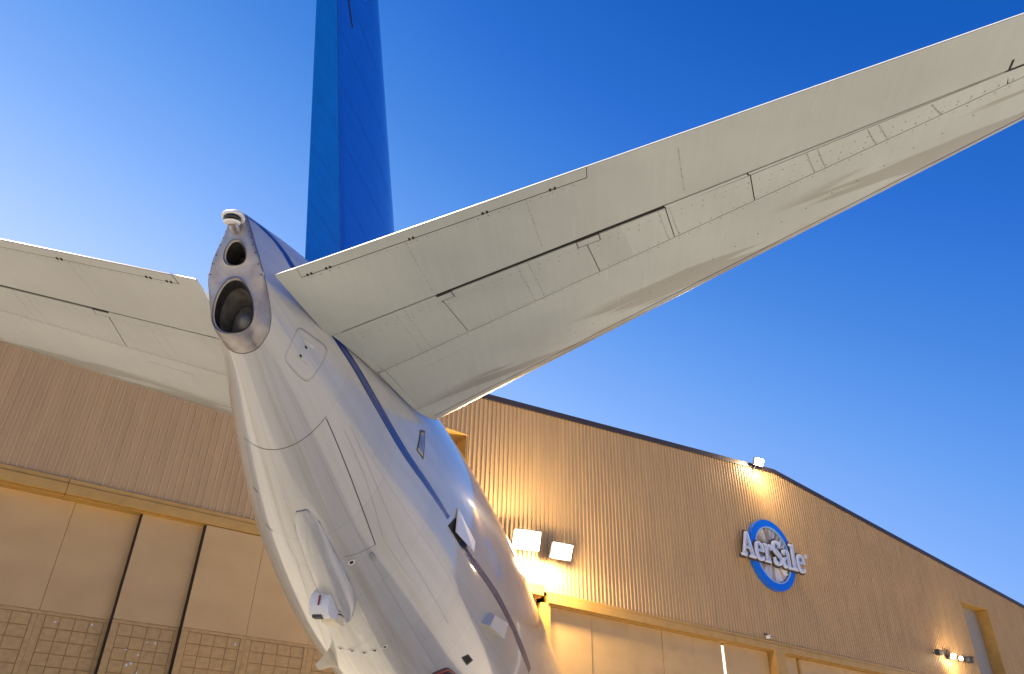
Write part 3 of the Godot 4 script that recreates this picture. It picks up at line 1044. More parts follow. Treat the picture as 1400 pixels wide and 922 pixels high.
func build_tailplane(s: float, m: Material) -> void:
	var t := base("tailplane", Vector3.ZERO, plane)
	var rt := func(z: float) -> float:             # root edge against the tail cone
		var a := [[-.3, .43], [.9, .63], [1.3, .74], [2.2, .985], [3.25, 1.185], [4.0, 1.40]]
		for i in 5:
			if z <= a[i + 1][0]: return lerpf(a[i][1], a[i + 1][1], (z - a[i][0]) / (a[i + 1][0] - a[i][0]))
		return 1.40
	var V := func(X: float, z: float) -> Vector2: return Vector2(X, z)
	var tip := 8.6
	# dark inner structure seen only through the gaps
	var st := mb()
	add_grid(st, 30, 24, func(u: float, v: float) -> Vector3:
		var v2 := lerpf(.004, .985, v)
		var X := lerpf(.49 + v2 * .96, tip - .02, u)
		var z := lerpf(t_te(X), t_le(X), v2)
		return t_pt(s, X, z, -.014 if v2 > .08 else -.002))
	obj("inner_structure", done(st), M.seal, t)
	# upper skin in one sheet, wrapping to the leading edge, closed at root and tip
	st = mb()
	add_grid(st, 30, 30, func(u: float, v: float) -> Vector3:
		var k := 1 - pow(1 - v, 2.0)
		var X := lerpf(.45 + k * .95, tip, u)
		var z := lerpf(t_te(X), t_le(X), k)
		return t_pt(s, X, z, 0.0, true), func(u: float, v: float) -> Vector2: return t_uv(lerpf(.6, tip, u), 3.0 - v))
	for e in [0.0, 1.0]:
		add_grid(st, 24, 1, func(u: float, v: float) -> Vector3:
			var k := 1 - pow(1 - u, 2.0)
			var X := tip if e == 1.0 else .45 + k * .95
			var z := lerpf(t_te(X), t_le(X), k)
			return t_pt(s, X, z, 0.0, v > .5))
	# trailing edge closing strip and leading edge closing strip
	for e in [0.0, 1.0]:
		add_grid(st, 30, 1, func(u: float, v: float) -> Vector3:
			var X := lerpf(.45 if e == 0.0 else 1.40, tip, u)
			return t_pt(s, X, t_te(X) if e == 0.0 else t_le(X), 0.0, v > .5))
	obj("upper_skin", done(st), M.white, t)
	# elevator: inboard end, span behind the tab, outboard length, in one mesh; its tab apart
	var tab := func(X: float) -> float: return .17 - .248 * X
	st = mb()
	t_patch(st, s, [V.call(.437, t_te(.437)), V.call(.70, t_te(.70)), V.call(.70, t_h(.70)), V.call(.62, t_h(.62))], .008, 0.0, 6, 10, [1, 0, 1, 1])
	t_patch(st, s, [V.call(.70, tab.call(.70)), V.call(3.82, tab.call(3.82)), V.call(3.82, t_h(3.82)), V.call(.70, t_h(.70))], .008, 0.0, 40, 10, [1, 0, 1, 0])
	t_patch(st, s, [V.call(3.82, t_te(3.82)), V.call(tip, t_te(tip)), V.call(tip, t_h(tip)), V.call(3.82, t_h(3.82))], .008, 0.0, 40, 10, [1, 1, 1, 0])
	var el := obj("elevator", done(st), m, t)
	var tb := t_panel("elevator_tab", t, m, s, [V.call(.70, t_te(.70)), V.call(3.82, t_te(3.82)), V.call(3.82, tab.call(3.82)), V.call(.70, tab.call(.70))], .007, .004, 40, 4)
	for X in [.78, 1.0, 1.95, 2.75, 3.45]:
		for d in [0.0, .045]:
			var p := t_pt(s, X + d, tab.call(X + d) - .012, .006)
			obj("tab_hinge", ball(p, Vector3(.013, .008, .022)), M.dark, tb)
	# tip outboard of the elevator
	t_panel("tip_skin", t, m, s, [V.call(7.695, t_h(7.695) + .012), V.call(tip, t_h(tip) + .012), V.call(tip, t_p(tip)), V.call(7.765, t_p(7.765))], .006, 0.0, 10, 10)
	var ng := mb()
	t_patch(ng, s, [V.call(7.685, t_h(7.685) - .12), V.call(7.705, t_h(7.705) - .12), V.call(7.715, t_h(7.715) + .005), V.call(7.695, t_h(7.695) + .005)], 0.0, .003, 2, 4)
	t_patch(ng, s, [V.call(7.70, t_h(7.70) - .008), V.call(tip, t_h(tip) - .008), V.call(tip, t_h(tip) + .014), V.call(7.70, t_h(7.70) + .014)], 0.0, .0025, 12, 2)
	obj("horn_gap", done(ng), M.dark, t)
	# fixed panels between hinge and rear spar
	var xp := [1.06, 2.27, 3.92, 4.75, 5.57, 7.76]           # joints along the rear spar
	var top := [1.27, .85, .21, -.13, -.42, -1.225]
	var xt := func(i: int, z: float) -> float: return .80 if i == 0 else xp[i] - .26 * (t_p(xp[i]) - z)
	for i in 5:
		var za: float = top[i]
		var zb: float = top[i + 1]
		if i == 1 or i == 2:
			za = t_h(xt.call(i, za)) + .05
			zb = t_h(xt.call(i + 1, zb)) + .05
		var xa: float = xt.call(i, za)
		var xb: float = xt.call(i + 1, zb)
		var pn := t_panel("trailing_panel", t, m, s, [V.call(xa, za), V.call(xb, zb), V.call(xp[i + 1], t_p(xp[i + 1])), V.call(xp[i], t_p(xp[i]))], .0055 if i != 2 else .0045, .001, 20, 8)
		if i == 1 or i == 2:                       # small cover plates at the joints
			var X := xa
			t_panel("cover_plate", pn, m, s, [V.call(X - .09, t_h(X - .09) + .04), V.call(X + .15, t_h(X + .15) + .04), V.call(X + .17, t_h(X + .17) + .14), V.call(X - .07, t_h(X - .07) + .14)], .004, .007, 4, 3)
			t_panel("cover_plate_edge", pn, M.seam, s, [V.call(X - .097, t_h(X - .097) + .036), V.call(X + .157, t_h(X + .157) + .036), V.call(X + .177, t_h(X + .177) + .148), V.call(X - .077, t_h(X - .077) + .148)], 0.0, .004, 4, 3)
	# hinge covers where the slot is closed
	t_panel("hinge_cover", t, m, s, [V.call(.72, t_h(.72) + .005), V.call(2.02, t_h(2.02) + .005), V.call(2.09, .865), V.call(.80, 1.275)], .005, .006, 20, 4)
	t_panel("hinge_cover", t, m, s, [V.call(4.60, t_h(4.60) + .004), V.call(5.42, t_h(5.42) + .004), V.call(5.45, -.42), V.call(4.64, -.13)], .005, .006, 12, 3)
	t_panel("hinge_cover", t, m, s, [V.call(5.43, t_h(5.43) + .004), V.call(7.66, t_h(7.66) + .004), V.call(7.68, -1.225), V.call(5.46, -.425)], .005, .006, 24, 3)
	# root closing skins, box skin, leading edge
	t_panel("root_panel", t, m, s, [V.call(rt.call(1.12) - .03, 1.12), V.call(.80, 1.10), V.call(1.06, t_p(1.06)), V.call(rt.call(2.14), 2.14)], .006, 0.0, 10, 10)
	t_panel("root_seal", t, m, s, [V.call(rt.call(2.15), 2.15), V.call(rt.call(2.15) + .10, 2.11), V.call(rt.call(3.2) + .12, 3.28), V.call(rt.call(3.3), 3.3)], .005, .008, 12, 4)
	t_panel("root_seal", t, m, s, [V.call(rt.call(3.3), 3.3), V.call(rt.call(3.2) + .12, 3.28), V.call(1.47, 3.90), V.call(1.40, 3.98)], .005, .008, 12, 4)
	var le0 := func(X: float) -> float: return t_le(X) - .075 * (t_le(X) - t_te(X))
	st = mb()
	t_patch(st, s, [V.call(1.07, t_p(1.07)), V.call(tip, t_p(tip)), V.call(tip, le0.call(tip)), V.call(1.36, le0.call(1.36))], .006, 0.0, 60, 26)
	var bs := obj("box_skin", done(st), m, t)
	t_panel("access_panel", bs, m, s, [V.call(1.62, 2.16), V.call(2.17, 1.88), V.call(2.30, 2.12), V.call(1.74, 2.42)], .006, .003, 6, 6)
	# leading edge: rounded nose joined to the upper skin
	st = mb()
	add_grid(st, 60, 14, func(u: float, v: float) -> Vector3:
		var X := lerpf(1.38, tip, u)
		var k := 1 - pow(1 - v, 2.0)
		return t_pt(s, X, lerpf(le0.call(X) + .006, t_le(X), k), .002), func(u: float, v: float) -> Vector2:
		var X := lerpf(1.38, tip, u)
		return t_uv(X, lerpf(le0.call(X) + .006, t_le(X), v)))
	obj("leading_edge", done(st), m, t)

func build_gear() -> void:
	for g in [[-3.0, -19.0], [3.0, -19.0], [0.0, -33.5]]:
		var leg := base("landing_gear", Vector3(g[0], 0, g[1]), plane)
		var top := Vector3(-signf(g[0]) * 1.6, 3.0, 0)
		obj("strut", tube_mesh([top, Vector3(0, 1.2, 0), Vector3(0, .5, 0)], [.16, .13, .11], 10), M.metal, leg)
		obj("axle", tube_mesh([Vector3(-.42, .5, 0), Vector3(.42, .5, 0)], [.06, .06], 8), M.metal, leg)
		for x in [-.34, .34]:
			obj("tyre", tube_mesh([Vector3(x - .17, .5, 0), Vector3(x - .13, .5, 0), Vector3(x + .13, .5, 0), Vector3(x + .17, .5, 0)], [.42, .5, .5, .42], 24), M.rubber, leg)
			obj("rim", tube_mesh([Vector3(x - .175, .5, 0), Vector3(x + .175, .5, 0)], [.24, .24], 16), M.white, leg)

# ------------------------------------------------------------------ the hangar (local x along the front, y up, z out of the wall)
const RIDGE_U := 60.0
const CAM_H := 1.443
var hangar: Node3D
func roof_y(u: float) -> float: return 27.86 + CAM_H - .0985 * absf(u - RIDGE_U)

func hb(called: String, x0: float, x1: float, y0: float, y1: float, z0: float, z1: float, m: Material, b := .015, parent: Node = null) -> MeshInstance3D:
	return obj(called, box_mesh(Vector3(x0, y0, z0), Vector3(x1, y1, z1), b), m, hangar if parent == null else parent)

func build_hangar() -> void:
	hangar = base("hangar", Vector3(-23.1043, 0, -21.2868))
	hangar.basis = Basis(Vector3(.7157, 0, -.6984), Vector3.UP, Vector3(.6984, 0, .7157)).orthonormalized()
	tag(hangar, "tan ribbed metal aircraft hangar with low gable, ochre door header and sliding doors", "hangar")
	var u0 := -24.0
	var pitch := .358
	var nrib := 3
	var wsheet := pitch * nrib
	var count := int((144.0 - u0) / wsheet)
	var bot_l := 12.40 + CAM_H
	var bot_r := 12.06 + CAM_H
	var slots := [[19.3, 25.5], [91.85, 98.13]]
	var slot_top := [21.05 + CAM_H, 20.88 + CAM_H]
	for i in count:
		var a := u0 + i * wsheet
		var b := a + wsheet
		# split each sheet at the tail-slot openings
		var st := flat_mb()
		var prof := []
		for k in nrib:
			var o := a + k * pitch
			prof.append_array([Vector2(o, 0), Vector2(o + .225, 0), Vector2(o + .236, .072), Vector2(o + .314, .072), Vector2(o + .325, 0)])
		prof.append(Vector2(b, 0))
		if i % 2:
			for k in prof.size(): prof[k] += Vector2(0, .006)
		for k in prof.size() - 1:
			var p: Vector2 = prof[k]
			var q: Vector2 = prof[k + 1]
			var mid := (p.x + q.x) / 2
			var y0 := bot_l if mid < 32.0 else bot_r
			for j in 2:
				if mid > slots[j][0] and mid < slots[j][1]: y0 = slot_top[j]
			quad(st, Vector3(p.x, y0, p.y), Vector3(q.x, y0, q.y), Vector3(q.x, roof_y(q.x) - .1, q.y), Vector3(p.x, roof_y(p.x) - .1, p.y))
		obj("wall_sheet", done(st), M["sheet%d" % rng.randi_range(0, 2)], hangar)
	# tail slots: soffit, reveals and back
	for j in 2:
		var x0: float = slots[j][0]
		var x1: float = slots[j][1]
		var yt: float = slot_top[j]
		var yb := bot_l if j == 0 else bot_r
		var d := -1.27
		hb("slot_soffit", x0 - .08, x1 + .08, yt, yt + .12, d, .05, M.trim)
		hb("slot_reveal", x1, x1 + .12, yb, yt - .004, d, .05, M.trim)
		hb("slot_reveal", x0 - .12, x0, yb, yt - .004, d, .05, M.trim)
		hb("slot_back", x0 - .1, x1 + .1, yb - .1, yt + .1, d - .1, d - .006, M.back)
		hb("slot_edge", x1 - .16, x1 - .004, yb, yt - .01, d - .004, d + .03, M.groove)
	# roof edge coping, roof and remaining walls
	for side in [[-24.0, 60.0], [60.0, 144.0]]:
		var n := 14
		for i in n:
			var a := lerpf(side[0], side[1], float(i) / n)
			var b := lerpf(side[0], side[1], float(i + 1) / n) - .012
			var st := flat_mb()
			var h := .42
			var p := [Vector3(a, roof_y(a) - h, -.3), Vector3(b, roof_y(b) - h, -.3), Vector3(b, roof_y(b), -.3), Vector3(a, roof_y(a), -.3)]
			var q := []
			for v in p: q.append(Vector3(v.x, v.y, .16))
			quad(st, q[0], q[1], q[2], q[3]); quad(st, p[0], p[1], q[1], q[0]); quad(st, p[3], p[2], q[2], q[3]); quad(st, p[0], q[0], q[3], p[3]); quad(st, p[1], q[1], q[2], p[2])
			obj("coping", done(st), M.coping, hangar)
		var rf := flat_mb()
		var a: float = side[0]
		var b: float = side[1]
		for dy in [-.05, -.45]:
			quad(rf, Vector3(a, roof_y(a) + dy, -.31), Vector3(b, roof_y(b) + dy, -.31), Vector3(b, roof_y(b) + dy, -70), Vector3(a, roof_y(a) + dy, -70))
		obj("roof", done(rf), M.roof, hangar)
		var e: float = -24.0 if side[0] < 0 else 144.0
		hb("side_wall", e - .15, e + .15, 0, roof_y(e) - .5, -70, -.32, M.sheet)
	var bk := flat_mb()
	quad(bk, Vector3(-24, 0, -70.1), Vector3(144, 0, -70.1), Vector3(144, roof_y(144) - .5, -70.1), Vector3(-24, roof_y(-24) - .5, -70.1))
	bk.add_vertex(Vector3(-24, roof_y(-24) - .5, -70.1)); bk.add_vertex(Vector3(144, roof_y(144) - .5, -70.1)); bk.add_vertex(Vector3(60, roof_y(60) - .5, -70.1))
	obj("rear_wall", done(bk), M.sheet, hangar)
	# headers: flashing, beam with joints, soffit
	var heads := [[-24.0, 31.9, bot_l, 12.20 + CAM_H, 11.72 + CAM_H], [32.3, 120.0, bot_r, 11.86 + CAM_H, 11.36 + CAM_H]]
	for hd in heads:
		var x: float = hd[0]
		while x < hd[1]:
			var x2: float = min(x + 9.3, hd[1])
			hb("header_flashing", x + .005, x2 - .005, hd[3] + .012, hd[2] + .05, -.05, .16, M.trim, .03)
			hb("header_beam", x + .005, x2 - .005, hd[4], hd[3], -.3, .24, M.trim, .03)
			hb("header_soffit", x + .005, x2 - .005, hd[4] - .06, hd[4] - .004, -2.6, -.02, M.trim, .01)
			x = x2
	hb("door_jamb", 31.75, 32.55, 0, 11.36 + CAM_H, -1.7, .10, M.trim, .03)
	hb("end_wall", 120.0, 144.0, 0, bot_r + .02, -.3, .0, M.sheet, .02)
	hb("door_post", 55.65, 57.0, 0, 11.55 + CAM_H, -.6, .30, M.trim, .03)
	hb("door_post", 59.6, 59.9, 0, 11.2 + CAM_H, -.9, -.35, M.trim, .02)
	# left sliding doors, each nearer leaf overlapping the one behind
	door_leaf(-9.0, 7.40, 11.70 + CAM_H, -.62, [-1.0, 4.52])
	door_leaf(7.40, 10.34, 11.70 + CAM_H, -.18, [])
	door_leaf(10.34, 22.0, 11.70 + CAM_H, .16, [13.34, 16.6, 19.5])
	door_leaf(22.0, 31.75, 11.70 + CAM_H, -.35, [25.2, 28.4])
	# right sliding doors
	var rx := [32.55, 36.47, 43.34, 49.90]
	for i in 3: plain_leaf(rx[i], rx[i + 1], 11.32 + CAM_H, -.34 if i == 0 else -.4)
	hb("door_gap_light", 49.92, 50.16, 0.1, 11.12 + CAM_H, -.5, -.40, M.slit, .01)
	plain_leaf(50.18, 55.6, 11.32 + CAM_H, -.4)
	for k in 9: plain_leaf(59.92 + k * 6.6, 59.92 + (k + 1) * 6.6, 11.32 + CAM_H, -.5)
	plain_leaf(57.0, 59.6, 11.32 + CAM_H, -.5)

func door_mat(seed_: int) -> StandardMaterial3D:
	var m := mat(srgb(.71, .46, .175), .5)
	world_noise(m, noise_tex(.012, 5, 60 + seed_, [Color(.91, .89, .87), Color(.96, .955, .95), Color(1, 1, 1)]), .07)
	return m

func plain_leaf(x0: float, x1: float, top: float, z: float) -> void:
	var d := base("door_leaf", Vector3.ZERO, hangar)
	hb("leaf_frame", x0, x1, .05, top, z - .25, z - .03, M.groove, .01, d)
	var n := int(max(1, round((x1 - x0) / 3.2)))
	for k in n:
		var a := lerpf(x0, x1, float(k) / n)
		var b := lerpf(x0, x1, float(k + 1) / n)
		hb("leaf_panel", a + (.03 if k == 0 else .006), b - (.03 if k == n - 1 else .006), .06, top - .02, z - .05, z, M.door0, .012, d)

func door_leaf(x0: float, x1: float, top: float, z: float, joints: Array) -> void:
	var d := base("door_leaf", Vector3.ZERO, hangar)
	hb("leaf_frame", x0 + .002, x1, .05, top, z - .30, z - .05, M.groove, .01, d)
	var dado := 6.88 + CAM_H
	hb("edge_shade", x0 - .075, x0 + .001, .06, top - .02, z - .28, z - .02, M.gap_shade, .02, d)  # near-black strip added to paint the shade in the gap beside the leaf
	var xs := [x0]
	xs.append_array(joints)
	xs.append(x1)
	for k in xs.size() - 1:
		hb("leaf_panel", xs[k] + (.0 if k == 0 else .008), xs[k + 1] - .008, dado + .01, top - .01, z - .08, z, M.door0, .012, d)
	# lower half: ochre painted window walls, the small panes painted over
	var x: float = x0
	hb("lower_backing", x0 + .001, x1 - .001, .06, dado, z - .1, z - .035, M.groove, .01, d)
	hb("head_rail", x0, x1 - .008, dado - .14, dado - .002, z - .06, z + .012, M.pane, .012, d)
	var bays := []
	for k in xs.size() - 1:
		var wdt: float = xs[k + 1] - xs[k]
		var nb := int(max(1, round(wdt / 3.0)))
		for b in nb: bays.append([lerpf(xs[k], xs[k + 1], float(b) / nb), lerpf(xs[k], xs[k + 1], float(b + 1) / nb)])
	for by in bays:
		var l: float = by[0] + .32
		var r: float = by[1] - .22
		hb("stile", by[0] + .002, l - .015, .06, dado - .145, z - .06, z + .01, M.pane, .01, d)
		hb("stile", r + .015, by[1] - .002, .06, dado - .145, z - .06, z + .01, M.pane, .01, d)
		var cols := int(max(2, round((r - l) / .66)))
		for c in cols:
			for row in 9:
				var xa := lerpf(l, r, float(c) / cols)
				var xb := lerpf(l, r, float(c + 1) / cols)
				var yt := dado - .16 - row * .5
				hb("pane", xa + .014, xb - .014, yt - .472, yt, z - .06, z - .004 + rng.randf_range(-.004, .004), M.pane, .008, d)
		hb("kick_panel", l, r, .06, dado - .16 - 4.52, z - .06, z, M.pane, .01, d)
	# flecks where the paint is chipped through to pale glass
	for k in 7:
		var fx := rng.randf_range(max(x0, -2.0) + .8, x1 - .6)
		var fy := rng.randf_range(dado - 2.4, dado - .3)
		hb("paint_chip", fx, fx + rng.randf_range(.03, .09), fy, fy + rng.randf_range(.03, .12), z - .01, z + .006, M.sign_white, .002, d)

# ------------------------------------------------------------------ things on the hangar front
func on_wall(u: float, y: float, out := 0.0) -> Vector3:
	return hangar.transform * Vector3(u, y, out)

func build_sign() -> void:
	var s := base("wall_sign", on_wall(57.25, 19.22 + CAM_H, .05))
	s.basis = hangar.basis
	tag(s, "round blue and white AerSale sign with turbine fan emblem high on hangar wall", "sign")
	var arc := func(r0: float, r1: float, a0: float, a1: float, z0: float, z1: float) -> ArrayMesh:
		var st := flat_mb()
		var n := 40
		for i in n:
			var a := lerpf(a0, a1, float(i) / n)
			var b := lerpf(a0, a1, float(i + 1) / n)
			var A := Vector3(cos(a), sin(a), 0)
			var B := Vector3(cos(b), sin(b), 0)
			var F := Vector3(0, 0, z1)
			var K := Vector3(0, 0, z0)
			quad(st, A * r0 + F, A * r1 + F, B * r1 + F, B * r0 + F)
			quad(st, A * r1 + K, A * r1 + F, B * r1 + F, B * r1 + K)
			quad(st, A * r0 + K, A * r0 + F, B * r0 + F, B * r0 + K)
			if i == 0: quad(st, A * r0 + K, A * r1 + K, A * r1 + F, A * r0 + F)
			if i == n - 1: quad(st, B * r0 + K, B * r1 + K, B * r1 + F, B * r0 + F)
		return done(st)
	var d := deg_to_rad(1.0)
	for r in [[-2, 176], [188, 345]]:
		obj("ring", arc.call(2.42, 3.02, r[0] * d, r[1] * d, 0.0, .42), M.sign_blue, s)
		obj("ring_edge", arc.call(2.33, 2.42, r[0] * d, r[1] * d, 0.0, .45), M.sign_pale, s)
	obj("disc", arc.call(0.02, 2.33, 0, TAU, 0.0, .12), M.blade_tan, s)
	for i in 26:
		var st := flat_mb()
		var a := TAU * i / 26
		var w := TAU / 26
		var p := func(r: float, t: float, z: float) -> Vector3: return Vector3(cos(a + t) * r, sin(a + t) * r, z)
		quad(st, p.call(.35, 0.0, .14), p.call(2.2, .10, .16), p.call(2.3, w * .98 + .10, .34), p.call(.35, w * .9, .30))
		quad(st, p.call(.35, w * .9, .30), p.call(2.3, w * .98 + .10, .34), p.call(2.3, w * .98 + .10, .125), p.call(.35, w * .9, .125))
		obj("fan_blade", done(st), M.blade if i % 3 else M.blade_tan, s)
	# lettering, a letter at a time so that spacing and height follow the sign
	var f := SystemFont.new()
	f.font_names = PackedStringArray(["Droid Serif"])
	f.font_weight = 700
	var thin := SystemFont.new()
	thin.font_names = PackedStringArray(["Droid Serif"])
	thin.font_weight = 400
	var word := "AerSale"
	var meshes := []
	var total := 0.0
	var cap := 1.0
	for ch in word:
		var t := TextMesh.new()
		t.text = ch; t.font = f; t.font_size = 64; t.pixel_size = .02; t.depth = .1; t.curve_step = 2.0
		var box := t.get_aabb()
		if ch == "A": cap = box.size.y
		meshes.append([t, box])
		total += box.size.x
	var k := 2.12 / cap
	var gap := .02
	var sx := (8.85 - gap * (word.length() - 1)) / total
	var x := -4.68
	for i in word.length():
		var t: TextMesh = meshes[i][0]
		var bx: AABB = meshes[i][1]
		for lay in [[M.sign_dark, 1.14, .48, .10, "letter_backing"], [M.sign_white, 1.0, .62, .14, "letter"], [M.sign_inlay, .80, .695, .03, "letter_inlay"]]:
			var t2 := TextMesh.new()
			t2.text = word[i]; t2.font = f; t2.font_size = 64; t2.pixel_size = .02; t2.depth = lay[3]; t2.curve_step = 2.0
			if lay[4] == "letter_inlay": t2.font = thin
			var o := obj(lay[4], t2, lay[0], s)
			var b2 := t2.get_aabb()
			var g: float = lay[1]
			o.scale = Vector3(sx * g, k * (1.0 + (g - 1.0) * 1.0), 1)
			var yc := -.93 + bx.size.y * k / 2 + (-.03 if word[i] in ["e", "S", "a"] else 0.0)
			o.position = Vector3(x + bx.size.x * sx / 2 - b2.get_center().x * sx * g, yc - b2.get_center().y * k * g, lay[2])
		x += bx.size.x * sx + gap
	var rg := TextMesh.new()
	rg.text = "®"; rg.font = f; rg.font_size = 64; rg.pixel_size = .0085; rg.depth = .08
	var ro := obj("letter", rg, M.sign_white, s)
	ro.position = Vector3(4.62, .68, .6)

func flood(u: float, y: float, out: float, size: float, label: String, energy: float, turn: float, hot := true, arm_down := 0.0) -> void:
	var l := base("floodlight", on_wall(u, y, 0))
	l.basis = hangar.basis
	tag(l, label, "lamp", "floodlights on the hangar front")
	var h := size / 2
	obj("wall_plate", box_mesh(Vector3(-.18, -.2 + arm_down, .0), Vector3(.18, .2 + arm_down, .10), .02), M.lamp_body, l)
	obj("arm", tube_mesh([Vector3(0, arm_down, .08), Vector3(0, arm_down * .3, out * .6), Vector3(0, 0, out - .22)], [.045, .045, .045], 8), M.lamp_body, l)
	var head := base("lamp_head", Vector3(0, 0, out), l)
	head.rotation = Vector3(.45, turn, 0)
	var st := mb()
	add_bevel_box(st, Vector3(-h, -h * .7, -.24), Vector3(h, h * .7, -.03), .05)
	for k in 5: add_box(st, Vector3(-h * .8 + k * h * .4 - .012, -h * .6, -.32), Vector3(-h * .8 + k * h * .4 + .012, h * .6, -.235))
	obj("housing", done(st), M.lamp_body, head)
	obj("lens", box_mesh(Vector3(-h * .9, -h * .6, -.03), Vector3(h * .9, h * .6, .0), .01), M.lamp, head)
	if hot:
		var o := OmniLight3D.new()
		o.name = "lamp_light"
		o.light_color = Color(1, .88, .70)
		o.light_energy = energy
		o.light_size = size * .3
		o.omni_range = 120.0
		o.omni_attenuation = 2.0
		o.shadow_enabled = true
		l.add_child(o)
		o.position = Vector3(sin(turn) * .5, -.15, out + .35)

func build_fixtures() -> void:
	flood(29.6, 14.62 + CAM_H, 1.25, 1.9, "large lit floodlight beside the fuselage, left one of the brightest pair on hangar wall", 125.0, -.35)
	flood(32.6, 14.5 + CAM_H, 1.2, 1.6, "lit floodlight just right of the brightest one above the door header", 60.0, -.2)
	flood(56.7, 27.45 + CAM_H, .9, 1.05, "single lit floodlight at the peak of the gable above round sign", 30.0, -.2, true, -.55)
	flood(85.1, 14.3 + CAM_H, .7, .75, "small lit floodlight low at far right beside the tall tail slot", 11.0, -.2)
	for a in [[82.5, 14.4, "dark unlit lamp box left of the far right floodlight", 0], [88.8, 14.4, "dark unlit lamp box right of the far right floodlight", 1]]:
		var l := base("lamp_box", on_wall(a[0], a[1] + CAM_H, 0))
		l.basis = hangar.basis
		tag(l, a[2], "lamp")
		obj("housing", box_mesh(Vector3(-.38, -.26, .30), Vector3(.38, .26, .80), .06), M.lamp_body, l)
		obj("bracket", tube_mesh([Vector3(0, 0, 0), Vector3(0, 0, .32)], [.06, .06], 8), M.lamp_body, l)
		if a[3]: obj("hood", box_mesh(Vector3(-.42, .24, .26), Vector3(.42, .32, .95), .02), M.lamp_body, l)
	var sm := base("wall_lamp", on_wall(87.6, 14.45 + CAM_H, 0))
	sm.basis = hangar.basis
	tag(sm, "tiny round wall lamp between far right floodlight and dark lamp box", "lamp")
	obj("back_plate", box_mesh(Vector3(-.35, -.28, 0), Vector3(.35, .28, .12), .04), M.lamp_body, sm)
	obj("globe", ball(Vector3(0, 0, .3), Vector3(.26, .26, .24)), M.slit, sm)
	var cam := base("security_camera", on_wall(54.9, 12.27 + CAM_H, 0))
	cam.basis = hangar.basis
	tag(cam, "small white security camera on the wall above the door header", "camera")
	obj("camera_body", box_mesh(Vector3(-.10, -.14, .22), Vector3(.10, .10, .62), .04), M.sign_white, cam)
	obj("camera_bracket", tube_mesh([Vector3(0, .25, 0.04), Vector3(0, .22, .25), Vector3(0, .05, .35)], [.05, .05, .05], 8), M.lamp_body, cam)
	obj("camera_lens", tube_mesh([Vector3(0, -.03, .62), Vector3(0, -.03, .66)], [.06, .06], 10), M.black_glass, cam)

# ------------------------------------------------------------------ sky
func make_sky() -> Sky:
	var W := 1024
	var H := 512
	var img := Image.create(W, H, false, Image.FORMAT_RGBF)
	# clear-sky colours from deep to hazy, by their red channel
	var key := [.003, .010, .026, .061, .10, .19, .305, .45]
	var green := [.075, .105, .15, .225, .285, .385, .50, .62]
	var blue := [.40, .48, .60, .69, .77, .87, .96, 1.0]
	for y in H:
		var e := (.5 - (y + .5) / H) * PI
		var se := sin(max(e, 0.0))
		for x in W:
			var az := (x + .5) / W * TAU      # 0 = -z (aircraft forward), positive to starboard
			var v := exp(-.80 - 2.84 * se - 3.70 * se * se + 2.95 * cos(az - deg_to_rad(-62.0)) * cos(max(e, 0.0) * .5))
			v = clampf(1.12 * v / (1.0 + v * .9) + .002, .003, .45)
			var k := 0
			while k < 6 and v > key[k + 1]: k += 1
			var t: float = (log(v) - log(key[k])) / (log(key[k + 1]) - log(key[k]))
			var c := Color(v, lerpf(green[k], green[k + 1], t), lerpf(blue[k], blue[k + 1], t))
			c = Color(c.r * .715, c.g * .715, c.b * .715)
			if e < 0: c = Color(.30, .28, .25)
			img.set_pixel(x, y, c)
	var pm := PanoramaSkyMaterial.new()
	pm.panorama = ImageTexture.create_from_image(img)
	var s := Sky.new()
	s.sky_material = pm
	return s

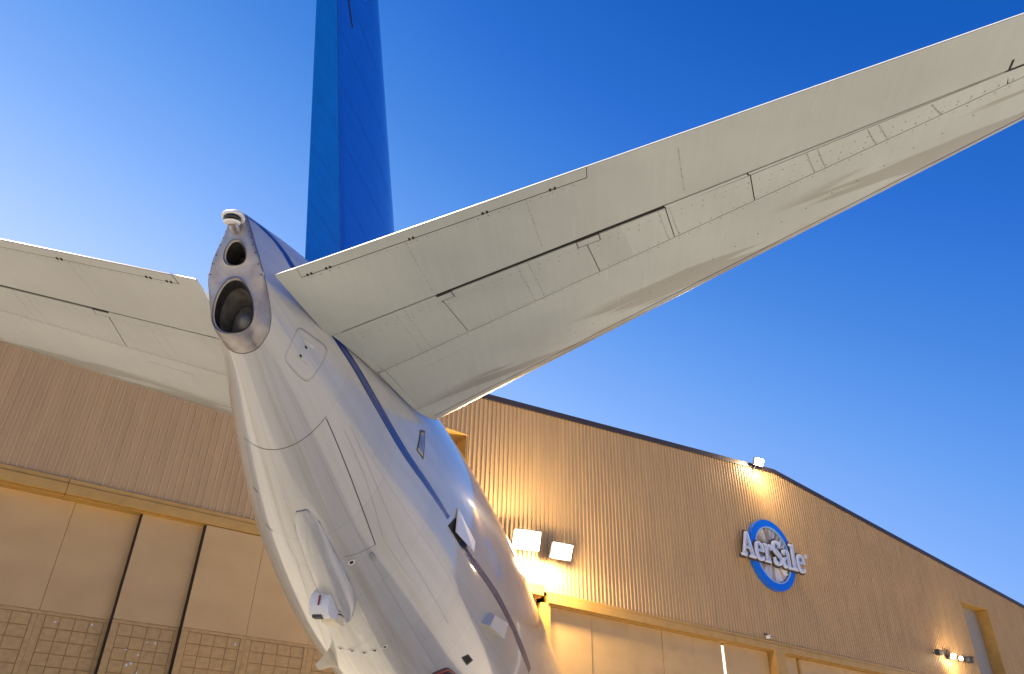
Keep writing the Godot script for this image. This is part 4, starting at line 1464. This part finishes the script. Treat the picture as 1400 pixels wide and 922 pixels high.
func _ready() -> void:
	rng.seed = 7
	# camera, sky, sun, exposure
	var cam := Camera3D.new()
	cam.name = "camera"
	cam.fov = rad_to_deg(2 * atan(461.0 / 1039.53))
	cam.near = .1
	cam.far = 2000
	add_child(cam)
	var a := .12913
	var p := .55869
	var r := .02641
	var fl := Vector3(-sin(a), 0, -cos(a))
	var r0 := Vector3(cos(a), 0, -sin(a))
	var fw := fl * cos(p) + Vector3.UP * sin(p)
	var up := Vector3.UP * cos(p) - fl * sin(p)
	var rc := r0 * cos(r) + up * sin(r)
	var uc := up * cos(r) - r0 * sin(r)
	cam.transform = Transform3D(Basis(rc, uc, -fw), Vector3(3.8357, CAM_H, 6.3196))
	cam.make_current()
	var we := WorldEnvironment.new()
	we.name = "environment"
	var env := Environment.new()
	env.background_mode = Environment.BG_SKY
	env.sky = make_sky()
	env.ambient_light_source = Environment.AMBIENT_SOURCE_SKY
	env.tonemap_mode = Environment.TONE_MAPPER_LINEAR
	env.tonemap_exposure = 1.55
	env.ssao_enabled = true
	env.ssil_enabled = true
	env.sdfgi_enabled = true
	we.environment = env
	add_child(we)
	var sun := DirectionalLight3D.new()
	sun.name = "sun"
	sun.light_energy = 1.6
	sun.light_color = Color(1, .94, .83)
	sun.light_angular_distance = .5
	sun.shadow_enabled = true
	add_child(sun)
	var saz := deg_to_rad(-98)
	var sel := deg_to_rad(63)
	sun.look_at_from_position(Vector3.ZERO, -Vector3(sin(saz) * cos(sel), sin(sel), -cos(saz) * cos(sel)), Vector3.UP)
	make_materials()
	M.body = body_paint()
	M.tail_r = tail_paint(100, 0.0)
	M.tail_l = tail_paint(200, .5)
	M.door0 = door_mat(0)
	# ground
	var g := obj("apron", grid_mesh(8, 8, func(u: float, v: float) -> Vector3: return Vector3((u - .5) * 3000, 0, (v - .5) * 3000)), M.apron)
	g.set_meta("kind", "structure")
	build_hangar()
	plane = base("airplane", Vector3.ZERO)
	tag(plane, "white jet airliner seen from below its tail, with blue fin and blue stripe", "airplane")
	build_body()
	build_cap()
	build_fin()
	build_tailplane(1.0, M.tail_r)
	build_tailplane(-1.0, M.tail_l)
	build_gear()
	build_sign()
	build_fixtures()
